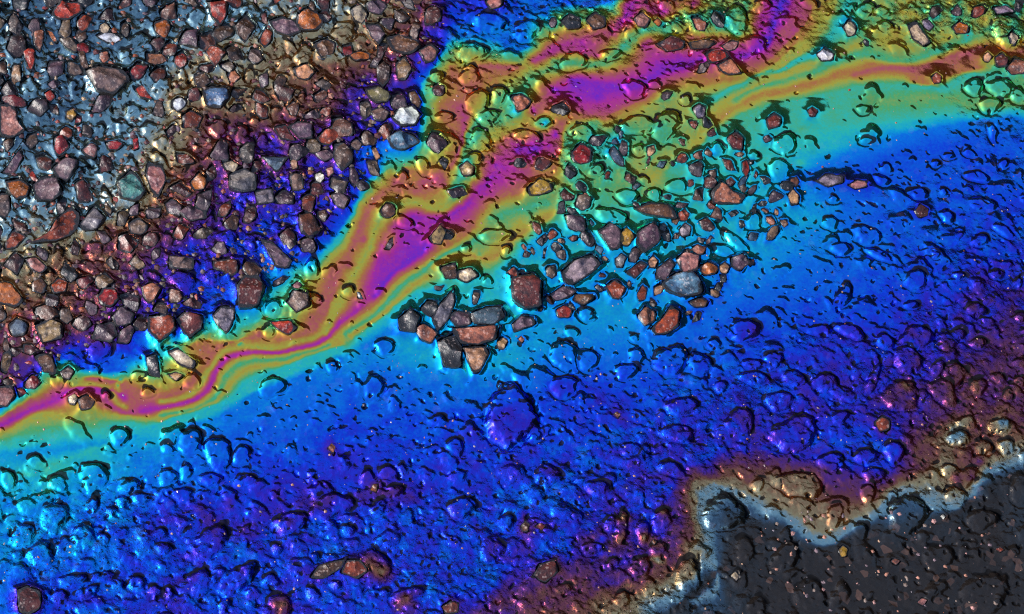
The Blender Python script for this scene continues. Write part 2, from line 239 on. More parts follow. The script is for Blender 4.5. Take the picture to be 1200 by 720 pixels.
# reflected colours of the film by order of interference
RAMP = [(0.0, (36, 41, 50)), (.4, (40, 56, 74)), (.75, (48, 78, 112)), (1.05, (92, 132, 162)), (1.4, (124, 122, 104)), (1.75, (104, 74, 64)), (2.05, (88, 50, 78)),
        (2.4, (66, 38, 128)), (2.72, (38, 36, 186)), (3.0, (12, 58, 214)), (3.4, (6, 108, 222)), (3.75, (12, 154, 210)), (4.05, (40, 178, 178)), (4.4, (74, 162, 110)),
        (4.8, (158, 158, 66)), (5.15, (182, 112, 66)), (5.45, (184, 80, 100)), (5.8, (164, 48, 148)), (6.1, (126, 40, 184)), (6.4, (66, 46, 210))]
TMAX = 6.6
SKY_REF = np.array((.37, .59, 1.07))          # how bright a plain mirror shows this sky
def film_mat(name, coat):
    m, nt, o = new_mat(name)
    at_ = N(nt, 'ShaderNodeAttribute', attribute_name='film')
    tc = N(nt, 'ShaderNodeTexCoord')
    n1 = N(nt, 'ShaderNodeTexNoise', i_Scale=160., i_Detail=5., i_Roughness=.62, i_Distortion=.8)
    nt.links.new(tc.outputs['Object'], n1.inputs['Vector'])
    s1 = N(nt, 'ShaderNodeMath', operation='SUBTRACT'); s1.inputs[1].default_value = .5; nt.links.new(n1.outputs['Fac'], s1.inputs[0])
    m1 = N(nt, 'ShaderNodeMath', operation='MULTIPLY_ADD'); m1.inputs[1].default_value = .3; nt.links.new(s1.outputs[0], m1.inputs[0]); nt.links.new(at_.outputs['Fac'], m1.inputs[2])
    n2 = N(nt, 'ShaderNodeTexNoise', i_Scale=900., i_Detail=3., i_Roughness=.6); nt.links.new(tc.outputs['Object'], n2.inputs['Vector'])
    s2 = N(nt, 'ShaderNodeMath', operation='SUBTRACT'); s2.inputs[1].default_value = .5; nt.links.new(n2.outputs['Fac'], s2.inputs[0])
    m2 = N(nt, 'ShaderNodeMath', operation='MULTIPLY_ADD'); m2.inputs[1].default_value = .45; nt.links.new(s2.outputs[0], m2.inputs[0]); nt.links.new(m1.outputs[0], m2.inputs[2])
    dv = N(nt, 'ShaderNodeMath', operation='DIVIDE'); dv.inputs[1].default_value = TMAX; nt.links.new(m2.outputs[0], dv.inputs[0])
    cr = N(nt, 'ShaderNodeValToRGB'); e = cr.color_ramp.elements
    for i, (t, c) in enumerate(RAMP):
        el = e[i] if i < 2 else e.new(t / TMAX)
        el.position = t / TMAX
    for i, (t, c) in enumerate(RAMP):
        l = np.array(lin(c)) / SKY_REF
        e[i].color = (*np.clip(l, 0, 1), 1)
    nt.links.new(dv.outputs[0], cr.inputs[0])
    gl = N(nt, 'ShaderNodeBsdfGlossy', distribution='GGX', i_Roughness=.075); nt.links.new(cr.outputs[0], gl.inputs['Color'])
    # tar and grains under the film
    n3 = N(nt, 'ShaderNodeTexVoronoi', i_Scale=420.); nt.links.new(tc.outputs['Object'], n3.inputs['Vector'])
    r3 = N(nt, 'ShaderNodeValToRGB'); r3.color_ramp.elements[0].position = .0; r3.color_ramp.elements[0].color = (.015, .012, .0115, 1); r3.color_ramp.elements[1].position = 1; r3.color_ramp.elements[1].color = (.09, .05, .04, 1)
    x = r3.color_ramp.elements.new(.93); x.color = (.010, .008, .008, 1)
    sep = N(nt, 'ShaderNodeSeparateColor'); nt.links.new(n3.outputs['Color'], sep.inputs[0]); nt.links.new(sep.outputs[0], r3.inputs[0])
    df = N(nt, 'ShaderNodeBsdfDiffuse'); nt.links.new(r3.outputs[0], df.inputs['Color'])
    ra = N(nt, 'ShaderNodeAttribute', attribute_name='rough')
    bp = N(nt, 'ShaderNodeBump', i_Distance=.0011)
    n4 = N(nt, 'ShaderNodeTexNoise', i_Scale=620., i_Detail=4., i_Roughness=.62, i_Distortion=.6); nt.links.new(tc.outputs['Object'], n4.inputs['Vector'])
    v4 = N(nt, 'ShaderNodeTexVoronoi', feature='SMOOTH_F1', i_Scale=520., i_Randomness=1.); nt.links.new(tc.outputs['Object'], v4.inputs['Vector'])
    h4 = N(nt, 'ShaderNodeMath', operation='MULTIPLY_ADD'); h4.inputs[1].default_value = -.7; nt.links.new(v4.outputs['Distance'], h4.inputs[0]); nt.links.new(n4.outputs['Fac'], h4.inputs[2])
    s4 = N(nt, 'ShaderNodeMath', operation='MULTIPLY_ADD'); s4.inputs[1].default_value = .5; s4.inputs[2].default_value = .015; nt.links.new(ra.outputs['Fac'], s4.inputs[0])
    nt.links.new(s4.outputs[0], bp.inputs['Strength'])
    nt.links.new(h4.outputs[0], bp.inputs['Height']); nt.links.new(bp.outputs[0], gl.inputs['Normal'])
    ta = N(nt, 'ShaderNodeAttribute', attribute_name='tar_shade'); ad = N(nt, 'ShaderNodeMath', operation='ADD'); nt.links.new(ta.outputs['Fac'], ad.inputs[0]); nt.links.new(n1.outputs['Fac'], ad.inputs[1])  # black edges painted over the film in place of dark reflections and shade
    v6 = N(nt, 'ShaderNodeTexVoronoi', i_Scale=620., i_Randomness=1.); nt.links.new(tc.outputs['Object'], v6.inputs['Vector'])
    p6 = N(nt, 'ShaderNodeMath', operation='LESS_THAN'); p6.inputs[1].default_value = .17; nt.links.new(v6.outputs['Distance'], p6.inputs[0])
    n6 = N(nt, 'ShaderNodeTexNoise', i_Scale=330., i_Detail=3., i_Roughness=.6, i_Distortion=1.6); nt.links.new(tc.outputs['Object'], n6.inputs['Vector'])
    c6 = N(nt, 'ShaderNodeMath', operation='COMPARE'); c6.inputs[1].default_value = .5; c6.inputs[2].default_value = .011; nt.links.new(n6.outputs['Fac'], c6.inputs[0])
    k6 = N(nt, 'ShaderNodeMath', operation='MAXIMUM'); nt.links.new(p6.outputs[0], k6.inputs[0]); nt.links.new(c6.outputs[0], k6.inputs[1])
    g6 = N(nt, 'ShaderNodeMapRange'); g6.inputs['From Min'].default_value = .25; g6.inputs['From Max'].default_value = .7; g6.inputs['To Max'].default_value = .62; nt.links.new(ra.outputs['Fac'], g6.inputs['Value'])
    q6 = N(nt, 'ShaderNodeMath', operation='MULTIPLY_ADD'); nt.links.new(k6.outputs[0], q6.inputs[0]); nt.links.new(g6.outputs[0], q6.inputs[1]); nt.links.new(ad.outputs[0], q6.inputs[2]); ad = q6
    mr = N(nt, 'ShaderNodeMapRange'); mr.inputs['From Min'].default_value = .98; mr.inputs['From Max'].default_value = 1.12; mr.inputs['To Min'].default_value = .95; mr.inputs['To Max'].default_value = .06; nt.links.new(ad.outputs[0], mr.inputs['Value'])
    th = N(nt, 'ShaderNodeMapRange'); th.inputs['From Min'].default_value = .0; th.inputs['From Max'].default_value = 1.0; th.inputs['To Min'].default_value = .78; th.inputs['To Max'].default_value = 1.0; nt.links.new(at_.outputs['Fac'], th.inputs['Value'])
    tm = N(nt, 'ShaderNodeMath', operation='MULTIPLY'); nt.links.new(mr.outputs[0], tm.inputs[0]); nt.links.new(th.outputs[0], tm.inputs[1])
    mx = N(nt, 'ShaderNodeMixShader'); nt.links.new(tm.outputs[0], mx.inputs[0]); nt.links.new(df.outputs[0], mx.inputs[1]); nt.links.new(gl.outputs[0], mx.inputs[2])
    mk = N(nt, 'ShaderNodeMapRange'); mk.inputs['From Min'].default_value = .9; mk.inputs['From Max'].default_value = 1.05; nt.links.new(ad.outputs[0], mk.inputs['Value'])
    mb = N(nt, 'ShaderNodeMix', data_type='RGBA'); nt.links.new(mk.outputs[0], mb.inputs[0]); nt.links.new(r3.outputs[0], mb.inputs[6]); mb.inputs[7].default_value = (.003, .003, .0035, 1); nt.links.new(mb.outputs[2], df.inputs['Color'])
    nt.links.new(mx.outputs[0], o.inputs[0]); return m
M_FILM = film_mat('oil_film', False)

def stone_mat():
    m, nt, o = new_mat('wet_stone')
    oi = N(nt, 'ShaderNodeObjectInfo'); tc = N(nt, 'ShaderNodeTexCoord'); ge = N(nt, 'ShaderNodeNewGeometry')
    pos = ge.outputs['Position']
    n1 = N(nt, 'ShaderNodeTexNoise', i_Scale=420., i_Detail=6., i_Roughness=.68); nt.links.new(pos, n1.inputs['Vector'])
    r1 = N(nt, 'ShaderNodeValToRGB'); r1.color_ramp.elements[0].position = .36; r1.color_ramp.elements[0].color = (.22, .2, .24, 1); r1.color_ramp.elements[1].position = .66; r1.color_ramp.elements[1].color = (1.25, 1.22, 1.2, 1)
    nt.links.new(n1.outputs['Fac'], r1.inputs[0])
    mu = N(nt, 'ShaderNodeMix', data_type='RGBA', blend_type='MULTIPLY'); mu.inputs[0].default_value = 1
    nt.links.new(oi.outputs['Color'], mu.inputs[6]); nt.links.new(r1.outputs[0], mu.inputs[7])
    n7 = N(nt, 'ShaderNodeTexNoise', i_Scale=190., i_Detail=4., i_Roughness=.6); nt.links.new(pos, n7.inputs['Vector'])
    r7 = N(nt, 'ShaderNodeValToRGB'); r7.color_ramp.elements[0].position = .42; r7.color_ramp.elements[0].color = (0, 0, 0, 1); r7.color_ramp.elements[1].position = .62; r7.color_ramp.elements[1].color = (.75, .75, .75, 1); nt.links.new(n7.outputs['Fac'], r7.inputs[0])
    m7 = N(nt, 'ShaderNodeMix', data_type='RGBA', blend_type='MULTIPLY'); m7.inputs[0].default_value = 1; nt.links.new(oi.outputs['Color'], m7.inputs[6]); m7.inputs[7].default_value = (.5, .55, .8, 1)
    m8 = N(nt, 'ShaderNodeMix', data_type='RGBA'); nt.links.new(r7.outputs[0], m8.inputs[0]); nt.links.new(oi.outputs['Color'], m8.inputs[6]); nt.links.new(m7.outputs[2], m8.inputs[7]); nt.links.new(m8.outputs[2], mu.inputs[6])
    # pale mineral specks
    vo = N(nt, 'ShaderNodeTexVoronoi', i_Scale=1500.); nt.links.new(pos, vo.inputs['Vector'])
    sp = N(nt, 'ShaderNodeSeparateColor'); nt.links.new(vo.outputs['Color'], sp.inputs[0])
    g1 = N(nt, 'ShaderNodeMath', operation='GREATER_THAN'); g1.inputs[1].default_value = .92; nt.links.new(sp.outputs[1], g1.inputs[0])
    g2 = N(nt, 'ShaderNodeMath', operation='MULTIPLY'); g2.inputs[1].default_value = .12; nt.links.new(g1.outputs[0], g2.inputs[0])
    mw = N(nt, 'ShaderNodeMix', data_type='RGBA'); nt.links.new(g2.outputs[0], mw.inputs[0]); nt.links.new(mu.outputs[2], mw.inputs[6]); mw.inputs[7].default_value = (.42, .33, .31, 1)
    # black foot of the stone: its outline's shade painted in as bitumen
    ta = N(nt, 'ShaderNodeAttribute', attribute_name='tar_shade')
    n2 = N(nt, 'ShaderNodeTexNoise', i_Scale=300., i_Detail=4., i_Roughness=.6); nt.links.new(pos, n2.inputs['Vector'])
    ad = N(nt, 'ShaderNodeMath', operation='ADD'); nt.links.new(ta.outputs['Fac'], ad.inputs[0]); nt.links.new(n2.outputs['Fac'], ad.inputs[1])
    mr = N(nt, 'ShaderNodeMapRange'); mr.inputs['From Min'].default_value = .68; mr.inputs['From Max'].default_value = .8; nt.links.new(ad.outputs[0], mr.inputs['Value'])
    mt = N(nt, 'ShaderNodeMix', data_type='RGBA'); nt.links.new(mr.outputs[0], mt.inputs[0]); nt.links.new(mw.outputs[2], mt.inputs[6]); mt.inputs[7].default_value = (.004, .0035, .004, 1)
    pr = N(nt, 'ShaderNodeBsdfPrincipled'); nt.links.new(mt.outputs[2], pr.inputs['Base Color'])
    pr.inputs['Roughness'].default_value = .42; pr.inputs['Specular IOR Level'].default_value = .4
    n5 = N(nt, 'ShaderNodeTexNoise', i_Scale=800., i_Detail=5., i_Roughness=.65); nt.links.new(pos, n5.inputs['Vector'])
    bp = N(nt, 'ShaderNodeBump', i_Strength=.4, i_Distance=.0008); nt.links.new(n5.outputs['Fac'], bp.inputs['Height']); nt.links.new(bp.outputs[0], pr.inputs['Normal'])
    nt.links.new(pr.outputs[0], o.inputs[0]); return m
M_STONE = stone_mat()
def grit_mat(name):
    m, nt, o = new_mat(name)
    a = N(nt, 'ShaderNodeAttribute', attribute_name='tint')
    tc = N(nt, 'ShaderNodeNewGeometry'); n1 = N(nt, 'ShaderNodeTexNoise', i_Scale=900., i_Detail=4.); nt.links.new(tc.outputs['Position'], n1.inputs['Vector'])
    r1 = N(nt, 'ShaderNodeValToRGB'); r1.color_ramp.elements[0].position = .3; r1.color_ramp.elements[0].color = (.35, .35, .35, 1); r1.color_ramp.elements[1].position = .7; r1.color_ramp.elements[1].color = (1.2, 1.2, 1.2, 1); nt.links.new(n1.outputs['Fac'], r1.inputs[0])
    mu = N(nt, 'ShaderNodeMix', data_type='RGBA', blend_type='MULTIPLY'); mu.inputs[0].default_value = 1; nt.links.new(a.outputs['Color'], mu.inputs[6]); nt.links.new(r1.outputs[0], mu.inputs[7])
    pr = N(nt, 'ShaderNodeBsdfPrincipled', i_Roughness=.35); nt.links.new(mu.outputs[2], pr.inputs['Base Color']); nt.links.new(pr.outputs[0], o.inputs[0]); return m
M_GRIT = grit_mat('grit')
def road_mat():
    m, nt, o = new_mat('asphalt')
    tc = N(nt, 'ShaderNodeTexCoord'); v = N(nt, 'ShaderNodeTexVoronoi', i_Scale=110.); nt.links.new(tc.outputs['Object'], v.inputs['Vector'])
    r = N(nt, 'ShaderNodeValToRGB'); r.color_ramp.elements[0].color = (.025, .024, .026, 1); r.color_ramp.elements[1].color = (.085, .07, .065, 1)
    s = N(nt, 'ShaderNodeSeparateColor'); nt.links.new(v.outputs['Color'], s.inputs[0]); nt.links.new(s.outputs[0], r.inputs[0])
    p = N(nt, 'ShaderNodeBsdfPrincipled', i_Roughness=.6); nt.links.new(r.outputs[0], p.inputs['Base Color'])
    b = N(nt, 'ShaderNodeBump', i_Strength=.8, i_Distance=.003, invert=True); nt.links.new(v.outputs['Distance'], b.inputs['Height']); nt.links.new(b.outputs[0], p.inputs['Normal'])
    nt.links.new(p.outputs[0], o.inputs[0]); return m
M_ROAD = road_mat()

COLS = {'red': (.30, .055, .035), 'crimson': (.24, .025, .022), 'rust': (.24, .06, .022), 'orange': (.34, .12, .035), 'salmon': (.34, .15, .10), 'pink': (.34, .17, .15),
        'mauve': (.16, .105, .115), 'purple': (.12, .07, .085), 'maroon': (.10, .025, .02), 'brown': (.12, .06, .035), 'taupe': (.17, .12, .095), 'tan': (.32, .21, .12), 'ochre': (.36, .22, .07),
        'cream': (.52, .42, .31), 'white': (.72, .70, .66), 'grey': (.20, .18, .18), 'slate': (.10, .13, .16), 'blue': (.09, .15, .21), 'teal': (.10, .20, .18), 'dark': (.018, .018, .02), 'peach': (.45, .27, .17), 'lilac': (.27, .22, .25), 'olive': (.16, .14, .07)}

# ------------------------------------------------------------------ building stones
FEET = []; FOOT_SHADE = []
STONES = []                                  # (centre x, y, radius) in metres, for spacing
def resample(poly, n):
    P = np.array(poly, float); Q = np.vstack([P, P[:1]]); L = np.r_[0, np.cumsum(np.hypot(*np.diff(Q, axis=0).T))]
    u = np.linspace(0, L[-1], n, endpoint=False); R_ = np.c_[np.interp(u, L, Q[:, 0]), np.interp(u, L, Q[:, 1])]
    s_ = .84 if L[-1] > 70 else .5
    return R_ * s_ + (1 - s_) / 2 * (np.roll(R_, 1, 0) + np.roll(R_, -1, 0))
def sample_field(F, x, y):
    cx = np.clip((x - X0) / G, 0, NX - 1.001); cy = np.clip((y - Y0) / G, 0, NY - 1.001); i = cy.astype(int); j = cx.astype(int)
    fy = cy - i; fx = cx - j
    return F[i, j] * (1 - fx) * (1 - fy) + F[i, j + 1] * fx * (1 - fy) + F[i + 1, j] * (1 - fx) * fy + F[i + 1, j + 1] * fx * fy
def stone_mesh(outline_px, hfac, seed, n=26, flat=.6, coated=False):
    """a chipped stone whose outline on the road is outline_px (photograph pixels)"""
    r = np.random.default_rng(seed)
    O = resample(outline_px, n)
    if np.sum(O[:, 0] * np.roll(O[:, 1], -1) - O[:, 1] * np.roll(O[:, 0], -1)) > 0: O = O[::-1]
    c = O.mean(0); w = np.hypot(*(O - c).T)
    hh = float(np.clip(2 * np.percentile(w, 20) * PX * hfac * 1.22, .0008, .0062))
    B = np.array([at(x, y, hh * .35)[:2] for x, y in O]); cb = B.mean(0)
    if coated: prof = [(-.5, 1.05), (.0, 1.04), (.4, 1.02), (.72, .96), (.9, .87), (.97, .74), (1.0, .6), (1.0, .46), (1.0, .32), (1.0, .16)]
    else: prof = [(-.8, .92), (-.1, 1.0), (.35, 1.04), (.72, .98), (.93, .85), (1.0, .66), (1.02, .32)]
    V = []; T = []
    s0 = r.uniform(.25, .6); a0 = r.uniform(-.7, .7); planes = [(-s0 * (away.x * math.cos(a0) - away.y * math.sin(a0)), -s0 * (away.x * math.sin(a0) + away.y * math.cos(a0)), hh * r.uniform(.82, .98))]   # worn face tilted up towards the far side
    for _ in range(2):
        a = r.random() * 6.28; s = r.uniform(.2, .75) * (.22 if coated else 1)
        planes.append((math.cos(a) * s, math.sin(a) * s, hh * r.uniform(.8, 1.08)))
    ph = r.random(4) * 6.28; rad = np.hypot(*(B - cb).T).mean()
    for zi, (zf, sf) in enumerate(prof):
        for k in range(n):
            th = 6.28318 * k / n
            jit = 1 + (.03 if not coated else .03) * math.sin(3 * th + ph[0] + zi) + .025 * math.sin(7 * th + ph[1] + zi * 2)
            p = cb + (B[k] - cb) * sf * jit
            z = zf * hh
            if zf > .2:
                d = p - cb
                for ax, ay, h0 in planes: z = min(z, h0 - ax * d[0] - ay * d[1])
                z += hh * .05 * math.sin(4 * th + ph[2] + zi) * (zf < 1)
                z = max(z, hh * flat)
            V.append((p[0], p[1], z)); T.append(1.0 if zf < .2 else (.75 if zf < .5 else (.45 if zf < .8 else (.2 if zf < .95 else 0))))  # blackest at the foot, shade put into the colour
    zt = 1.02 * hh
    for ax, ay, h0 in planes: zt = min(zt, h0)
    V.append((cb[0], cb[1], zt)); T.append(0)
    F = []
    for a in range(len(prof) - 1):
        for k in range(n):
            F.append((a * n + k, a * n + (k + 1) % n, (a + 1) * n + (k + 1) % n, (a + 1) * n + k))
    t = (len(prof) - 1) * n; top = len(V) - 1
    for k in range(n): F.append((t + k, t + (k + 1) % n, top))
    V = np.array(V)
    area = B - cb; cov = np.cov(area.T); ev, evec = np.linalg.eigh(cov)
    half = np.sqrt(np.maximum(ev, 1e-12) * 2)
    return V, F, T, cb, hh, half[1] * 1.0, half[0] * 1.0, math.atan2(evec[1, 1], evec[0, 1])
def mesh_obj(name, V, F, mat, attrs=None, origin=None, parent=None, smooth=True, sharp=None):
    o3 = np.array(origin if origin is not None else (0, 0, 0), float)
    me = bpy.data.meshes.new(name); me.from_pydata([tuple(v) for v in (np.asarray(V) - o3)], [], F); me.update()
    if smooth: me.polygons.foreach_set('use_smooth', [True] * len(me.polygons))
    if sharp: me.set_sharp_from_angle(angle=math.radians(sharp))
    for an, (kind, dom, data) in (attrs or {}).items():
        a = me.attributes.new(an, kind, dom)
        a.data.foreach_set('color' if kind == 'FLOAT_COLOR' else 'value', np.asarray(data, dtype=np.float32).ravel())
    me.materials.append(mat); o = bpy.data.objects.new(name, me); COL.objects.link(o); o.location = o3
    if parent: o.parent = parent
    return o

# the setting
def grid_plane(name, s, z, mat):
    o = mesh_obj(name, [(-s, -s, z), (s, -s, z), (s, s, z), (-s, s, z)], [(0, 1, 2, 3)], mat, smooth=False); o['kind'] = 'structure'; return o
road = grid_plane('road', 3000, -.003, M_ROAD)
road['label'] = 'dark rough asphalt road surface under the oil'

seedc = [100]
def polar(px, reach):
    """window of the grid round a traced outline: distance from its middle, 1 on the outline"""
    O = resample(px, 40); B = np.array([at(x, y)[:2] for x, y in O]); cb = B.mean(0); D = B - cb
    th = np.arctan2(D[:, 1], D[:, 0]); rad = np.hypot(*D.T); o_ = np.argsort(th); th = th[o_]; rad = rad[o_]
    tt = np.r_[th[-1] - 2 * math.pi, th, th[0] + 2 * math.pi]; rd = np.r_[rad[-1], rad, rad[0]]
    cx, cy = gi(cb); n = int((rad.max() * reach + .002) / G) + 2; x0, x1, y0, y1 = int(cx) - n, int(cx) + n + 1, int(cy) - n, int(cy) + n + 1
    if x0 < 0 or y0 < 0 or x1 >= NX or y1 >= NY: return None
    yy, xx = np.mgrid[y0:y1, x0:x1]; dx = (xx - cx) * G; dy = (yy - cy) * G
    return cb, float(rad.mean()), (slice(y0, y1), slice(x0, x1)), np.hypot(dx, dy) / np.interp(np.arctan2(dy, dx), tt, rd), dx, dy
def add_stone(px, col, label=None, hfac=.42, name='stone', parent=None, group=None, vary=.16, category='stone', tone=1.0):
    seedc[0] += 1; r = random.Random(seedc[0])
    V, F, T, cb, hh, a, b, ang = stone_mesh(px, hfac, seedc[0], flat=.6 if label else .4)
    o = mesh_obj(name, V, F, M_STONE, {'tar_shade': ('FLOAT', 'POINT', T)}, (cb[0], cb[1], 0), parent, sharp=34)
    c = COLS[col] if isinstance(col, str) else col
    k = r.uniform(1 - vary, 1 + vary) if label else r.uniform(.4, 1.5); g_ = sum(c) / 3; c = [max(.004, g_ + (v - g_) * 1.42) for v in c]
    o.color = (*[min(1, v * tone * (.33 if label else .2) * k * r.uniform(.93, 1.07)) for v in c], 1)
    STONES.append((cb[0], cb[1], (a + b) / 2))
    w = polar(px, 1.7)
    if w:
        _, rad, sl, d, dx, dy = w; out = (d - 1) * rad; ny, nx = d.shape; out = out + vnoise(ny, nx, 5, seedc[0]) * .0009
        z = np.where(out > 0, hh * .62 * np.exp(-out / .0018), -.0004)
        H[sl] = np.maximum(H[sl], z); FEET.append((sl, out, hh))
        FOOT_SHADE.append((sl, .75 * np.clip(1.4 - out / min(.0014 if label else .0011, .24 * rad), 0, 1)))  # black collar painted round the foot, standing in for dark reflection and shade
    if label:
        o['label'] = label; o['category'] = category
        if group: o['group'] = group
    return o
COATED = []
OWN = np.full((NY, NX), -1, np.int32)        # which drowned stone a spot of the surface belongs to
BIG = np.zeros((NY, NX)); TAR_SHADE = np.zeros((NY, NX))  # second map: black painted in at stone edges and pits
def add_coated(px, hfac=.3, dt=-.12, label=None):
    """a stone drowned in bitumen and oil: the film runs over it"""
    seedc[0] += 1; r = np.random.default_rng(seedc[0]); w = polar(px, 1.55)
    if w is None: return
    cb, rad, sl, d, dx, dy = w
    ws = .0011 + .27 * rad; hh = ws * .50 * (.6 + hfac) * (.62 if px[0][0] > 835 and px[0][1] > 645 else 1)
    STONES.append((cb[0], cb[1], rad))
    ny, nx = d.shape; s = seedc[0]
    d = d * (1 + vnoise(ny, nx, 6, s) * .2 + vnoise(ny, nx, 2.6, s + 1) * .1)
    ta, ts = r.random() * 6.28, r.uniform(0, .22)
    top = hh * (1 + (dx * math.cos(ta) + dy * math.sin(ta)) / rad * ts + (dx * away.x + dy * away.y) / rad * .25) + (vnoise(ny, nx, 9, s + 2) * .5 + vnoise(ny, nx, 3.4, s + 3) * .3) * min(hh, .0012) * .8
    e = np.clip((1 - d) * rad / ws, 0, 1)                 # rounded shoulder, flat worn top
    z = top * e * (1.7 - .7 * e * e) 
    out = np.clip(d - 1, 0, 9) * rad
    z = np.where(d < 1, np.maximum(z, 0), -hh * .25 * np.exp(-((out - .0004) / .0006) ** 2))
    Bs = BIG[sl]; Os = OWN[sl]; Ts = TAR_SHADE[sl]
    Bs[:] = np.where(d < 1, np.maximum(Bs, z), np.where(Os >= 0, Bs, np.where(Bs > .0003, Bs, Bs + z)))
    ck = np.clip(.35 + vnoise(ny, nx, 8, s + 7) * 1.6 + .55 * (dx * away.x + dy * away.y) / rad, 0, 1); Ts[:] = np.maximum(Ts, .85 * ck * np.exp(-(((d - 1) * rad - .0002) / (.0005 + .0007 * ck)) ** 2))  # broken black rim, heavier on the far side: dark reflection put into the colour
    Os[:] = np.where((d < 1) & (Os < 0), len(COATED), Os); COATED.append((cb, hh, dt))
def oval(tile, x, y, a, b, deg, wob=.08, n=14):
    r = random.Random(int(x * 7 + y * 13)); out = []; k1, k2 = r.random() * 6.28, r.random() * 6.28
    for i in range(n):
        t = 6.28318 * i / n; m = 1 + wob * math.sin(2 * t + k1) + wob * math.sin(3 * t + k2)
        u, v = a * m * math.cos(t), b * m * math.sin(t); A = math.radians(deg)
        out.append(tp(tile, (x + u * math.cos(A) + v * math.sin(A), y - u * math.sin(A) + v * math.cos(A))))
    return out
def P(tile, *pts): return [tp(tile, p) for p in pts]
